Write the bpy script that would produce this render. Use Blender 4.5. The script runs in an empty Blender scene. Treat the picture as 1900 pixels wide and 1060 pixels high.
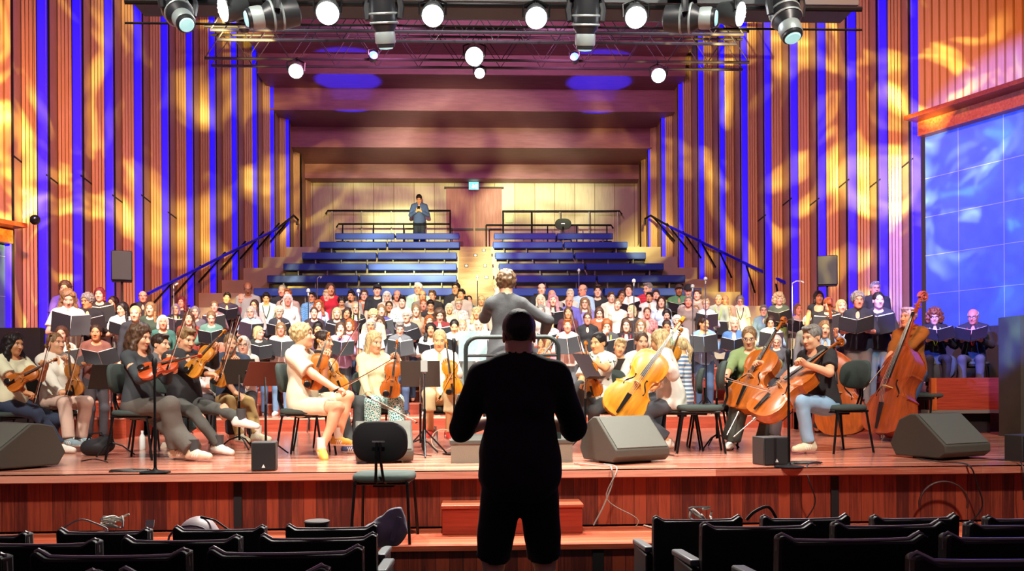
import bpy, math, random
import numpy as np
from mathutils import Vector, Matrix
PI = math.pi
random.seed(7); np.random.seed(7)
SC = bpy.context.scene
COL = SC.collection
# ------------------------------------------------------------------ camera, world, exposure
CAMZ = 0.8                      # lens height above the stage floor (stage floor is z = 0)
FPX, CX, HY = 1700.0, 950.0, 705.0
_ya, _ro = math.radians(2.29), math.radians(0.35)
_f = np.array([math.sin(_ya), math.cos(_ya), 0.0])
_r0 = np.array([math.cos(_ya), -math.sin(_ya), 0.0]); _u0 = np.array([0, 0, 1.0])
_r = math.cos(_ro) * _r0 - math.sin(_ro) * _u0
_u = math.sin(_ro) * _r0 + math.cos(_ro) * _u0
def at(px, py, Y):
    """world point at hall depth Y seen at photo pixel px, py"""
    d = _f + (px - CX) / FPX * _r - (py - HY) / FPX * _u
    return Vector(d * (Y / d[1]) + np.array([0, 0, CAMZ]))
def on_z(px, py, z):
    d = _f + (px - CX) / FPX * _r - (py - HY) / FPX * _u
    t = (z - CAMZ) / d[2]
    return Vector(d * t + np.array([0, 0, CAMZ]))
cam = bpy.data.cameras.new('camera'); camo = bpy.data.objects.new('camera', cam); COL.objects.link(camo)
m = Matrix.Identity(4)
for i in range(3):
    m[i][0] = _r[i]; m[i][1] = _u[i]; m[i][2] = -_f[i]
m[0][3], m[1][3], m[2][3] = 0, 0, CAMZ
camo.matrix_world = m
cam.sensor_width = 36; cam.lens = FPX / 1900 * 36
cam.shift_y = (HY - 530) / 1900
cam.clip_end = 200
SC.camera = camo
SC.view_settings.view_transform = 'Standard'
try: SC.view_settings.look = 'None'
except Exception: pass
SC.view_settings.gamma = 1; SC.view_settings.use_curve_mapping = False
SC.view_settings.exposure = 0.32
try:
    SC.cycles.use_denoising = True
    SC.cycles.max_bounces = 5; SC.cycles.diffuse_bounces = 3; SC.cycles.glossy_bounces = 2
    SC.cycles.sample_clamp_indirect = 4.0; SC.cycles.caustics_reflective = False; SC.cycles.caustics_refractive = False
except Exception: pass
W = bpy.data.worlds.new('hall_dark'); SC.world = W; W.use_nodes = True
W.node_tree.nodes['Background'].inputs[0].default_value = (0.52, 0.28, 0.44, 1)
W.node_tree.nodes['Background'].inputs[1].default_value = 0.12

def C(h, k=1.0):
    h = h.lstrip('#'); v = [int(h[i:i+2], 16) / 255 for i in (0, 2, 4)]
    return tuple(k * ((c / 12.92) if c <= .04045 else ((c + .055) / 1.055) ** 2.4) for c in v) + (1,)

# ------------------------------------------------------------------ lights
def aim(o, tgt):
    o.rotation_euler = (Vector(tgt) - o.location).to_track_quat('-Z', 'Y').to_euler()
def spot(name, loc, tgt, power, col=(1, 1, 1), size=60, blend=.4, rad=.12, gobo=None):
    l = bpy.data.lights.new(name, 'SPOT'); l.energy = power; l.color = col
    l.spot_size = math.radians(size); l.spot_blend = blend; l.shadow_soft_size = rad
    o = bpy.data.objects.new(name, l); COL.objects.link(o); o.location = loc; aim(o, tgt)
    if gobo:
        # a glass effect wheel in the projector: flowing caustic pattern, thrown along the beam
        sc, thr, dist, seed, cols = gobo
        l.use_nodes = True; nt = l.node_tree; N = nt.nodes; L = nt.links
        em = N['Emission']
        tc = N.new('ShaderNodeTexCoord'); sp = N.new('ShaderNodeSeparateXYZ'); L.new(tc.outputs['Normal'], sp.inputs[0])
        dv = []
        for a in 'XY':
            d = N.new('ShaderNodeMath'); d.operation = 'DIVIDE'; L.new(sp.outputs[a], d.inputs[0]); L.new(sp.outputs['Z'], d.inputs[1]); dv.append(d)
        cb = N.new('ShaderNodeCombineXYZ'); L.new(dv[0].outputs[0], cb.inputs[0]); L.new(dv[1].outputs[0], cb.inputs[1]); cb.inputs[2].default_value = seed
        n = N.new('ShaderNodeTexNoise'); n.inputs['Scale'].default_value = sc; n.inputs['Detail'].default_value = 2.2; n.inputs['Distortion'].default_value = dist
        L.new(cb.outputs[0], n.inputs['Vector'])
        r = N.new('ShaderNodeValToRGB'); e = r.color_ramp.elements
        e[0].position = thr; e[0].color = cols[0] + (1,)
        e[1].position = thr + .12; e[1].color = cols[1] + (1,)
        x = e.new(thr + .24); x.color = cols[2] + (1,)
        L.new(n.outputs['Fac'], r.inputs[0]); L.new(r.outputs[0], em.inputs['Color'])
    return o
def area(name, loc, tgt, power, sx, sy, col=(1, 1, 1), spread=180):
    l = bpy.data.lights.new(name, 'AREA'); l.energy = power; l.color = col; l.shape = 'RECTANGLE'; l.size = sx; l.size_y = sy
    l.spread = math.radians(spread)
    o = bpy.data.objects.new(name, l); COL.objects.link(o); o.location = loc; aim(o, tgt); return o
WARM = (1, .90, .74)
# unseen spots added out front to wash the platform, cut off before the stalls
for i, x in enumerate((-4.2, 0.0, 4.2)):
    spot('added_front_wash', (x, 3.4, 8.0), (x * .72, 12.0, .0), 3000, (1, .92, .80), 54, .5, .25)
# overhead stage lamps on the lighting bar (the bright white cans in the photo)
for px, py in ((608, 22), (803, 28), (995, 32), (1180, 30)):
    p = at(px, py, 9.5); spot('can_beam', p + Vector((0, -.1, -.12)), (p.x * 1.0, 7.2, -.6), 1000, (1, .95, .86), 74, .7, .12)
for px, py in ((548, 130), (1222, 140), (890, 135)):
    p = at(px, py, 15.0); spot('rear_can_beam', p + Vector((0, -.15, -.05)), (p.x * .7, 12.0, .5), 700, (1, .96, .9), 64, .6, .12)
# unseen spots added overhead to brighten the choir
for x in (-3.4, 0.0, 3.4):
    spot('added_choir_wash', (x, 8.0, 8.2), (x * 1.0, 15.9, 1.0), 5600, (1, .94, .88), 46, .7, .25)
# hall side washes in amber and effect projectors (moving heads) throwing the flowing pattern
for s in (-1, 1):
    spot('amber_wall_wash', (s * 3.0, 6.0, 6.8), (s * 8.0, 14.6, 3.2), 4400 if s < 0 else 3300, (1, .27, .05), 56, .9, .2)
    spot('mauve_side_fill', (s * 1.0, 13.6, 6.4), (s * 6.6, 19.5, 4.6), 1300, (.62, .20, .36), 110, .9, .3)  # mauve: unseen purple fill added to lift the shadows on the walls
DK = (.02, .012, .02)
GC = (DK, (.35, .28, .12), (1, .93, .52))
spot('effect_projector', at(510, 30, 9.0) + Vector((0, 0, -.55)), (-7.2, 18.4, 5.2), 27000, (1, .90, .50), 54, .5, .02, (4.6, .50, 2.0, 3.1, GC))
spot('effect_projector', at(1280, 35, 9.0) + Vector((0, 0, -.55)), (7.2, 18.4, 5.2), 27000, (1, .90, .50), 54, .5, .02, (4.6, .50, 2.0, 7.7, GC))
spot('effect_projector', at(712, 45, 9.0) + Vector((0, 0, -.55)), (-.2, 28.0, 5.4), 32000, (.96, .98, .76), 29, .9, .02, (6.0, .36, .8, 1.3, ((.10, .03, .07), (.5, .44, .24), (1, .97, .66))))
spot('mauve_back_fill', (0, 16.5, 8.6), (0, 28.0, 6.6), 1500, (.74, .36, .62), 100, .9, .4)  # unseen purple fill added for the hazy veil at the back
spot('effect_projector', at(1460, 45, 9.0) + Vector((0, 0, -.55)), (8.6, 13.2, 3.0), 5200, (.5, .75, 1.0), 50, .2, .02, (5.5, .47, 1.8, 4.2, ((.10, .14, .9), (.16, .25, 1), (.7, .95, 1))))
spot('blue_panel_wash', (3.5, 7.5, 6.6), (8.4, 13.6, 2.6), 1900, (.05, .22, 1), 44, .8, .2)
spot('blue_panel_wash', (-3.5, 7.5, 6.6), (-8.4, 13.6, 1.6), 1500, (.10, .12, 1), 40, .8, .2)
for px in (645, 1112):      # blue uplights on the benches washing the underside of the soffit
    q = at(px, 152, 23.55); spot('blue_uplight', (q.x, 23.6, 4.6), (q.x, 23.62, 9), 2200, (.02, .03, 1), 26, .3, .05)

# ------------------------------------------------------------------ materials
_M = {}
def nodes_of(mt): return mt.node_tree.nodes, mt.node_tree.links
def M(name, col, rough=.55, metal=0, bump=0, bscale=60, emit=0, coat=0, spec=None, var=0.0, vscale=6):
    if name in _M: return _M[name]
    mt = bpy.data.materials.new(name); mt.use_nodes = True
    N, L = nodes_of(mt); b = N['Principled BSDF']
    c = C(col) if isinstance(col, str) else tuple(col)
    b.inputs['Base Color'].default_value = c; b.inputs['Roughness'].default_value = rough; b.inputs['Metallic'].default_value = metal
    if spec is not None: b.inputs['Specular IOR Level'].default_value = spec
    if coat: b.inputs['Coat Weight'].default_value = coat; b.inputs['Coat Roughness'].default_value = .15
    if emit: b.inputs['Emission Color'].default_value = c; b.inputs['Emission Strength'].default_value = emit
    if bump or var:
        tc = N.new('ShaderNodeTexCoord'); n = N.new('ShaderNodeTexNoise')
        n.inputs['Scale'].default_value = bscale if bump else vscale; n.inputs['Detail'].default_value = 4
        L.new(tc.outputs['Object'], n.inputs['Vector'])
        if bump:
            bp = N.new('ShaderNodeBump'); bp.inputs['Strength'].default_value = bump; bp.inputs['Distance'].default_value = .01
            L.new(n.outputs['Fac'], bp.inputs['Height']); L.new(bp.outputs[0], b.inputs['Normal'])
        if var:
            n2 = N.new('ShaderNodeTexNoise'); n2.inputs['Scale'].default_value = vscale; L.new(tc.outputs['Object'], n2.inputs['Vector'])
            r = N.new('ShaderNodeValToRGB'); r.color_ramp.elements[0].position = .3; r.color_ramp.elements[1].position = .7
            r.color_ramp.elements[0].color = tuple(x * (1 - var) for x in c[:3]) + (1,); r.color_ramp.elements[1].color = tuple(min(1, x * (1 + var * .6)) for x in c[:3]) + (1,)
            L.new(n2.outputs['Fac'], r.inputs[0]); L.new(r.outputs[0], b.inputs['Base Color'])
    _M[name] = mt; return mt
def wood(name, c1, c2, axis='Z', plank=0.0, paxis='X', rough=.35, stretch=14, gap='1a0605', coat=0, plen=0):
    """streaky timber; planks of width `plank` along `paxis` with a tone of their own and dark joints"""
    if name in _M: return _M[name]
    mt = bpy.data.materials.new(name); mt.use_nodes = True
    N, L = nodes_of(mt); b = N['Principled BSDF']; b.inputs['Roughness'].default_value = rough
    if coat: b.inputs['Coat Weight'].default_value = coat; b.inputs['Coat Roughness'].default_value = .2
    tc = N.new('ShaderNodeTexCoord'); mp = N.new('ShaderNodeMapping'); L.new(tc.outputs['Object'], mp.inputs[0])
    s = {'X': (1, stretch, stretch), 'Y': (stretch, 1, stretch), 'Z': (stretch, stretch, 1)}[axis]
    mp.inputs['Scale'].default_value = s
    n = N.new('ShaderNodeTexNoise'); n.inputs['Scale'].default_value = 2.2; n.inputs['Detail'].default_value = 6; n.inputs['Roughness'].default_value = .65
    L.new(mp.outputs[0], n.inputs['Vector'])
    r = N.new('ShaderNodeValToRGB'); r.color_ramp.elements[0].position = .3; r.color_ramp.elements[1].position = .72
    r.color_ramp.elements[0].color = C(c1); r.color_ramp.elements[1].color = C(c2)
    out = r.outputs[0]
    if plank:
        sp = N.new('ShaderNodeSeparateXYZ'); L.new(tc.outputs['Object'], sp.inputs[0])
        d = N.new('ShaderNodeMath'); d.operation = 'DIVIDE'; d.inputs[1].default_value = plank; L.new(sp.outputs[paxis], d.inputs[0])
        fl = N.new('ShaderNodeMath'); fl.operation = 'FLOOR'; L.new(d.outputs[0], fl.inputs[0])
        wn = N.new('ShaderNodeTexWhiteNoise'); wn.noise_dimensions = '2D'
        cb = N.new('ShaderNodeCombineXYZ'); L.new(fl.outputs[0], cb.inputs[0])
        if plen:
            la = axis; d2 = N.new('ShaderNodeMath'); d2.operation = 'DIVIDE'; d2.inputs[1].default_value = plen; L.new(sp.outputs[la], d2.inputs[0])
            ad = N.new('ShaderNodeMath'); ad.operation = 'MULTIPLY_ADD'; ad.inputs[1].default_value = .37; L.new(fl.outputs[0], ad.inputs[0]); L.new(d2.outputs[0], ad.inputs[2])
            f2 = N.new('ShaderNodeMath'); f2.operation = 'FLOOR'; L.new(ad.outputs[0], f2.inputs[0]); L.new(f2.outputs[0], cb.inputs[1])
        L.new(cb.outputs[0], wn.inputs['Vector'])
        a = N.new('ShaderNodeMath'); a.operation = 'MULTIPLY_ADD'; a.inputs[1].default_value = .5; a.inputs[2].default_value = -.25; L.new(wn.outputs['Value'], a.inputs[0])
        a2 = N.new('ShaderNodeMath'); a2.operation = 'ADD'; L.new(n.outputs['Fac'], a2.inputs[0]); L.new(a.outputs[0], a2.inputs[1]); L.new(a2.outputs[0], r.inputs[0])
        fr = N.new('ShaderNodeMath'); fr.operation = 'FRACT'; L.new(d.outputs[0], fr.inputs[0])
        lt = N.new('ShaderNodeMath'); lt.operation = 'LESS_THAN'; lt.inputs[1].default_value = .035; L.new(fr.outputs[0], lt.inputs[0])
        mx = N.new('ShaderNodeMix'); mx.data_type = 'RGBA'; L.new(lt.outputs[0], mx.inputs[0]); L.new(out, mx.inputs[6]); mx.inputs[7].default_value = C(gap); out = mx.outputs[2]
    else:
        L.new(n.outputs['Fac'], r.inputs[0])
    L.new(out, b.inputs['Base Color'])
    bp = N.new('ShaderNodeBump'); bp.inputs['Strength'].default_value = .15; bp.inputs['Distance'].default_value = .004
    L.new(n.outputs['Fac'], bp.inputs['Height']); L.new(bp.outputs[0], b.inputs['Normal'])
    _M[name] = mt; return mt
def slot(o, mt):
    """per-object material on shared mesh data"""
    if not o.data.materials: o.data.materials.append(None)
    o.material_slots[0].link = 'OBJECT'; o.material_slots[0].material = mt

# ------------------------------------------------------------------ mesh helpers
def V3(*a): return Vector(a)
class MB:
    def __init__(s): s.v = []; s.f = []; s.mi = []; s.cur = 0
    def add(s, vs, fs):
        o = len(s.v); s.v += [tuple(x) for x in vs]
        for f in fs: s.f.append(tuple(i + o for i in f)); s.mi.append(s.cur)
        return s
    def box(s, c, size, R=None):
        c = Vector(c); hx, hy, hz = (x / 2 for x in size)
        P = [Vector((x, y, z)) for x in (-hx, hx) for y in (-hy, hy) for z in (-hz, hz)]
        if R is not None: P = [R @ p for p in P]
        return s.add([p + c for p in P], [(0, 1, 3, 2), (4, 6, 7, 5), (0, 4, 5, 1), (2, 3, 7, 6), (0, 2, 6, 4), (1, 5, 7, 3)])
    def tube(s, pts, r, n=8, caps=True):
        pts = [Vector(p) for p in pts]
        if not isinstance(r, (list, tuple)): pts = [p for i, p in enumerate(pts) if i == 0 or (p - pts[i - 1]).length > 1e-5]
        k = len(pts)
        rs = list(r) if isinstance(r, (list, tuple)) else [r] * k
        up = None; rings = []
        for i, p in enumerate(pts):
            d = (pts[min(i + 1, k - 1)] - pts[max(i - 1, 0)]).normalized()
            if up is None:
                up = Vector((0, 0, 1)) if abs(d.z) < .9 else Vector((1, 0, 0))
            a = d.cross(up).normalized(); up = a.cross(d).normalized()
            rings.append([p + (a * math.cos(2 * PI * j / n) + up * math.sin(2 * PI * j / n)) * rs[i] for j in range(n)])
        vs = [q for R in rings for q in R]; fs = []
        for i in range(k - 1):
            for j in range(n):
                j2 = (j + 1) % n; fs.append((i * n + j, i * n + j2, (i + 1) * n + j2, (i + 1) * n + j))
        if caps: fs.append(tuple(range(n))[::-1]); fs.append(tuple((k - 1) * n + j for j in range(n)))
        return s.add(vs, fs)
    def lathe(s, prof, c=(0, 0, 0), n=20, R=None):
        c = Vector(c); vs = []; fs = []
        for (r, z) in prof:
            for j in range(n):
                p = Vector((r * math.cos(2 * PI * j / n), r * math.sin(2 * PI * j / n), z))
                vs.append((R @ p if R is not None else p) + c)
        for i in range(len(prof) - 1):
            for j in range(n):
                j2 = (j + 1) % n; fs.append((i * n + j, i * n + j2, (i + 1) * n + j2, (i + 1) * n + j))
        fs.append(tuple(range(n))[::-1]); fs.append(tuple((len(prof) - 1) * n + j for j in range(n)))
        return s.add(vs, fs)
    def prism(s, poly, a, b, f=lambda u, v, w: (u, v, w)):
        n = len(poly)
        vs = [f(u, v, a) for u, v in poly] + [f(u, v, b) for u, v in poly]
        fs = [tuple(range(n))[::-1], tuple(range(n, 2 * n))] + [(i, (i + 1) % n, n + (i + 1) % n, n + i) for i in range(n)]
        return s.add(vs, fs)
    def build(s, name, mat=None, parent=None, smooth=35, bev=0, loc=None):
        me = bpy.data.meshes.new(name); me.from_pydata(s.v, [], s.f); me.update()
        import bmesh
        bm = bmesh.new(); bm.from_mesh(me); bmesh.ops.recalc_face_normals(bm, faces=bm.faces); bm.to_mesh(me); bm.free()
        mats = mat if isinstance(mat, (list, tuple)) else [mat]
        for m_ in mats:
            me.materials.append(m_)
        if len(mats) > 1: me.polygons.foreach_set('material_index', s.mi)
        if smooth:
            me.shade_smooth(); me.set_sharp_from_angle(angle=math.radians(smooth))
        o = bpy.data.objects.new(name, me); COL.objects.link(o)
        if bev:
            b = o.modifiers.new('round_edges', 'BEVEL'); b.width = bev; b.segments = 2; b.limit_method = 'ANGLE'
        if parent is not None: o.parent = parent
        if loc is not None: o.location = loc
        return o
def tag(o, label, cat, group=None, kind=None):
    if label: o['label'] = label
    if cat: o['category'] = cat
    if group: o['group'] = group
    if kind: o['kind'] = kind
    return o
def thing(name, label, cat, loc=(0, 0, 0), rz=0, group=None):
    o = bpy.data.objects.new(name, None); COL.objects.link(o); o.empty_display_size = .1
    o.location = loc; o.rotation_euler = (0, 0, rz)
    return tag(o, label, cat, group)
def struct(mb, name, mat, **k):
    o = mb.build(name, mat, **k); o['kind'] = 'structure'; return o
def dup(root, loc=None, rz=None, label=None, group=None, mw=None, scale=None):
    kids = list(root.children)
    r = root.copy(); COL.objects.link(r)
    if mw is not None: r.matrix_world = mw
    if loc is not None: r.location = loc
    if rz is not None: r.rotation_euler = (0, 0, rz)
    if scale is not None: r.scale = (scale,) * 3
    if label: r['label'] = label
    if group: r['group'] = group
    for ch in kids:
        c = ch.copy(); COL.objects.link(c); c.parent = r
        for g in list(ch.children):
            d = g.copy(); COL.objects.link(d); d.parent = c
    return r
def Rz(a): return Matrix.Rotation(a, 3, 'Z')
def Rx(a): return Matrix.Rotation(a, 3, 'X')
def Ry(a): return Matrix.Rotation(a, 3, 'Y')
# ================================================================== the hall
wall_wood = wood('wall_oak', '9e7a58', 'b0906a', 'Z', stretch=18, rough=.45)
slat_wood = wood('slat_oak', 'bc9872', 'cbac84', 'Z', stretch=20, rough=.45)
dark_gap = M('dark_gap', '0b0508', .9)
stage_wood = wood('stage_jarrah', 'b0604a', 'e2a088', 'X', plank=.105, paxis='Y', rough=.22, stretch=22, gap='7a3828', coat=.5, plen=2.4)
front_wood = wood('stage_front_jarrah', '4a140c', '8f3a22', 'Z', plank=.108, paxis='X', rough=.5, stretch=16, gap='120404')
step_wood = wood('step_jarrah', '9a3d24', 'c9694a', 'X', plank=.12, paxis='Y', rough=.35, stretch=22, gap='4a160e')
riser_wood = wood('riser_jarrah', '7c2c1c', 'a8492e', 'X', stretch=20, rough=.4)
rake_mat = M('rake_beige', 'b4ac98', .7, bump=.1, bscale=30, var=.12, vscale=2)
cream_wall = wood('back_oak_pale', 'b6ac92', 'd0c8ae', 'Z', plank=.62, paxis='X', stretch=10, rough=.6, gap='8a7a58')
mauve_panel = wood('soffit_panel', '7a4c58', '8e5e68', 'X', stretch=8, rough=.6)
black_floor = M('black_carpet', '0c0a0c', .95, bump=.2, bscale=200)
black_wall = M('black_painted_wall', '3a3c34', .85, var=.25, vscale=3)
metal_dk = M('dark_steel', '17181a', .4, .6)
metal_lt = M('bright_steel', 'c9c9c6', .25, 1.0)
black_pl = M('black_plastic', '0b0b0e', .5)

S = []
# stalls floor (raked), platform, wide step
mb = MB(); mb.add([(-12, 7.25, -.75), (12, 7.25, -.75), (12, -3, -.35), (-12, -3, -.35)], [(0, 1, 2, 3)])
struct(mb, 'floor', black_floor, smooth=0)
struct(MB().box((0, 14.1, -.03), (26, 12.2, .06)), 'floor_platform', stage_wood, smooth=0)
mb = MB(); mb.cur = 0
mb.box((0, 8.13, -.275), (26, .06, .43)); mb.cur = 1; mb.box((0, 8.06, -.035), (26, .1, .07)); mb.cur = 2; mb.box((0, 8.2, -.5), (26, .06, .1))
for px in (441, 1549): mb.box((at(px, 900, 8.09).x, 8.095, -.27), (.07, .02, .41))
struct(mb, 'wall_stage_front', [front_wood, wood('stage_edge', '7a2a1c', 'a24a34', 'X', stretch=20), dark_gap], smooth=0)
mb = MB(); mb.cur = 0; mb.box((0, 7.7, -.53), (26, .9, .04)); mb.cur = 1; mb.box((0, 7.3, -.65), (26, .04, .22)); mb.cur = 2
mb.box((at(1110, 1030, 7.27).x, 7.275, -.65), (.09, .02, .2))
struct(mb, 'floor_front_step', [step_wood, front_wood, dark_gap], smooth=0)
a, b = at(818, 937, 7.75), at(1083, 937, 7.75)
t = thing('step_box', 'red timber step box against the stage front, behind the man in black', 'step', ((a.x + b.x) / 2, 7.92, -.51))
w = b.x - a.x
MB().box((0, 0, .235), (w, .34, .03)).build('tread', step_wood, t, bev=.006)
MB().box((0, 0, .11), (w - .02, .32, .22)).build('box_body', wood('box_jarrah', '7c2418', 'a03a26', 'X', stretch=18), t, bev=.004)

# choir risers, curved round the sides by offset blocks
ROWY = [15.25, 15.95, 16.65, 17.35, 18.05]
ROWZ = [.22, .42, .62, .82, 1.02]
edges = [14.62, 15.6, 16.3, 17.0, 17.7]
for i, (y, z) in enumerate(zip(edges, ROWZ)):
    y1 = edges[i + 1] if i < 4 else 18.6
    mb = MB(); mb.cur = 0; mb.box((0, (y + 20) / 2 if i == 4 else (y + y1 + .1) / 2, z - .015), (13, (20 - y) if i == 4 else y1 + .1 - y, .03)); mb.cur = 1
    mb.box((0, y + .03, z / 2 - .015), (13, .05, z - .03))
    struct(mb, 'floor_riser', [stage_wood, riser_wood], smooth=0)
SIDE_E = [13.25, 13.95, 14.65, 15.3]; SIDE_Z = [.3, .52, .74, .96]
for s in (-1, 1):
    for i, (y, z) in enumerate(zip(SIDE_E, SIDE_Z)):
        mb = MB(); mb.cur = 0; x0, x1 = (5.0 if i < 2 else 5.2), 8.2
        mb.box((s * (x0 + x1) / 2, y + .45, z - .015), (x1 - x0, .9, .03)); mb.cur = 1
        mb.box((s * (x0 + x1) / 2, y + .03, z / 2 - .015), (x1 - x0, .05, z - .03)); mb.box((s * x0, y + .45, z / 2 - .015), (.05, .88, z - .03))
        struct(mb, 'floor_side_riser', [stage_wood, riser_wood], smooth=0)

# raked seating bank behind the choir
def wallX(Y): return 7.66 - .265 * (Y - 15.4) if Y < 25.4 else 5.01
for j in range(-2, 7):
    y0 = 20.0 + j; z = 2.4 + .406 * j if j < 6 else 2.4 + .406 * 5 + .02
    y1 = y0 + 1.05 if j < 6 else 28.5
    if j == 6: y0 = 25.9
    hw = wallX(y0) + .3
    mb = MB(); mb.box((0, (y0 + y1) / 2, z - .2), (2 * hw, y1 - y0, .4)); struct(mb, 'floor_rake', rake_mat, smooth=0)
# centre stair: half steps with little step lights
stair_mat = wood('stair_oak', '8a6a4a', 'a5866a', 'X', stretch=10, rough=.6)
for j in range(-2, 6):
    for h in (0, 1):
        y0 = 20.0 + j - .5 + h * .5; z = 2.4 + .406 * (j - 1) + .203 * (h + 1)
        struct(MB().box((.02, y0 + .26, z - .095), (.86, .54, .2)), 'floor_stair', stair_mat, smooth=0)
sl = M('step_light_lens', 'fff3d8', .4, emit=3)
for i, (px, py) in enumerate(((780, 901), (750, 939), (717, 979), (785, 979), (790, 1022))):
    qx, qy = 500 + px / 1.9625, py / 1.9625
    Y = 20 + (545 - qy) / 20.5
    cand = [(20.0 + j - .5 + h_ * .5, 2.4 + .406 * (j - 1) + .203 * (h_ + 1) - .1) for j in range(-2, 6) for h_ in (0, 1)]
    ys, zs = min(cand, key=lambda c: abs(at(qx, qy, c[0]).z - c[1])); p = at(qx, qy, ys); p = Vector((p.x, ys - .03, zs))
    t = thing('step_light', ['square step light on the top of the centre stair', 'square step light second from the top of the stair', 'square step light lower on the left of the stair', 'square step light beside the one lower on the left', 'square step light nearest the conductor head'][i], 'light', p, 0, 'step lights on the centre stair')
    MB().box((0, 0, 0), (.1, .05, .07)).build('frame', black_pl, t); MB().box((0, -.027, 0), (.05, .01, .035)).build('lens', sl, t)

# side walls: serrated bays (blue light strip, plain return, slatted face)
LX = [20, 87, 150, 208, 261, 310, 355, 397, 437, 475, 507, 535, 560, 580]
RX = [1728, 1664, 1604, 1545, 1492, 1441, 1396, 1353, 1313, 1274, 1240, 1212, 1195, 1180]
ORD = ['first', 'second', 'third', 'fourth', 'fifth', 'sixth', 'seventh', 'eighth', 'ninth', 'tenth', 'eleventh', 'twelfth', 'thirteenth']
led = M('blue_led', (0.0, 0.0, 1, 1), .4, emit=1.0)
_b = led.node_tree.nodes['Principled BSDF']; _b.inputs['Base Color'].default_value = C('4a3fa8')
_b.inputs['Emission Color'].default_value = (0, 0, 1, 1)
TOPZ = 12.5
for s, XS, nm in ((-1, LX, 'left'), (1, RX, 'right')):
    mb = MB(); P = []
    for px in XS:
        k = abs(px - 882) / FPX; Y = 11.74 / (k + .265)
        if Y > 25.4: Y = 5.01 / k
        P.append((s * k * Y, Y))
    for i in range(len(P) - 1):
        (xa, ya), (xb, yb) = P[i], P[i + 1]; dx, dy = xb - xa, yb - ya
        zb = max(0, 2.0 + .406 * (ya - 20)) if ya > 18 else 0
        ka, kb = xa / ya, xb / yb
        p1 = ((ka + .27 * (kb - ka)) * (ya + .02), ya + .02); p2 = ((ka + .60 * (kb - ka)) * (ya + .85 * dy), ya + .85 * dy); p3 = (xb, yb)
        mb.cur = 0
        mb.add([(p1[0], p1[1], zb), (p2[0], p2[1], zb), (p2[0], p2[1], TOPZ), (p1[0], p1[1], TOPZ)], [(0, 1, 2, 3)])
        mb.cur = 1   # dark back of the slatted face
        mb.add([(p2[0], p2[1] + .06, zb), (p3[0], p3[1] + .06, zb), (p3[0], p3[1] + .06, TOPZ), (p2[0], p2[1] + .06, TOPZ)], [(0, 1, 2, 3)])
        mb.add([(xb, yb, zb), (xb, yb + .35, zb), (xb, yb + .35, TOPZ), (xb, yb, TOPZ)], [(0, 1, 2, 3)])
        mb.cur = 2
        d = Vector((p3[0] - p2[0], p3[1] - p2[1], 0)); ln = d.length; ang = math.atan2(d.y, d.x)
        for k in range(4):
            c = Vector((p2[0], p2[1], (zb + TOPZ) / 2)) + d * ((k + .5) / 4)
            mb.box(c, (ln / 4 * .82, .07, TOPZ - zb), Rz(ang))
        if i < 6:
            mb.cur = 1; zj = 4.55 - (.18 * (i % 2)); c = Vector(((p1[0] + p2[0]) / 2, (p1[1] + p2[1]) / 2, zj)); d = Vector((p2[0] - p1[0], p2[1] - p1[1], 0))
            mb.box(c, (d.length, .012, .03), Rz(math.atan2(d.y, d.x)))
        if i < 12:
            o = MB().box(((xa + p1[0]) / 2, ya + .06, (zb + 8.6 + (TOPZ - 8.6) * i / 26) / 2), (abs(p1[0] - xa) * .94, .06, 8.6 + (TOPZ - 8.6) * i / 26 - zb)).build('light_strip', led)
            tag(o, 'tall blue glowing strip on the %s timber wall, %s from the front' % (nm, ORD[i]), 'light strip', 'blue light strips on the %s wall' % nm)
            mb.cur = 1; mb.box(((xa + p1[0]) / 2, ya + .14, TOPZ / 2), (abs(p1[0] - xa) * 1.1, .04, TOPZ))
    # front corner: return towards the stage side wall
    struct(mb, 'wall_' + nm, [wall_wood, dark_gap, slat_wood], smooth=0)
    # flared stage side wall: black base, blue acoustic panel, timber trim and slatted box above
    A = Vector((s * 7.66, 15.2, 0)); B = Vector((s * 8.9, 12.2, 0)); d = B - A; ang = math.atan2(d.y, d.x); n = Vector((-d.y, d.x, 0)).normalized() * (1 if s < 0 else 1)
    if n.y > 0: n = -n
    mid = (A + B) / 2
    zt = 4.85 if s > 0 else 3.05
    struct(MB().box(mid + Vector((0, 0, .8)) + n * .02, (d.length, .1, 1.6), Rz(ang)), 'wall_base_' + nm, black_wall, smooth=0)
    mb = MB(); mb.cur = 0; mb.box(mid + Vector((0, 0, (1.6 + zt) / 2)), (d.length, .1, zt - 1.6), Rz(ang)); mb.cur = 1
    for z in (2.2, 2.85, 3.5, 4.15): 
        if z < zt: mb.box(mid + Vector((0, 0, z)) - n * -.052, (d.length, .006, .008), Rz(ang))
    for k in (.2, .45, .7): mb.box(A + d * k + Vector((0, 0, (1.6 + zt) / 2)) + n * .052, (.008, .006, zt - 1.6), Rz(ang))
    struct(mb, 'wall_panel_' + nm, [M('blue_panel', '4c74a6', .55, var=.15, vscale=3), M('panel_joint', '9fb4d8', .5)], smooth=0)
    mb = MB(); mb.cur = 0
    q = n * .22
    mb.box(mid + q * .4 + Vector((0, 0, zt + .12)), (d.length, .28, .24), Rz(ang)); mb.cur = 1; mb.box(mid + q * 1.3 + Vector((0, 0, zt + .27)), (d.length, .5, .07), Rz(ang))
    mb.cur = 2; mb.box(mid + Vector((0, 0, (zt + .3 + TOPZ) / 2)), (d.length, .12, TOPZ - zt - .3), Rz(ang)); mb.cur = 3
    nsl = 22
    for k in range(nsl): mb.box(A + d * ((k + .5) / nsl) + n * .14 + Vector((0, 0, (zt + .3 + TOPZ) / 2)), (d.length / nsl * .74, .16, TOPZ - zt - .3), Rz(ang))
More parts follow.
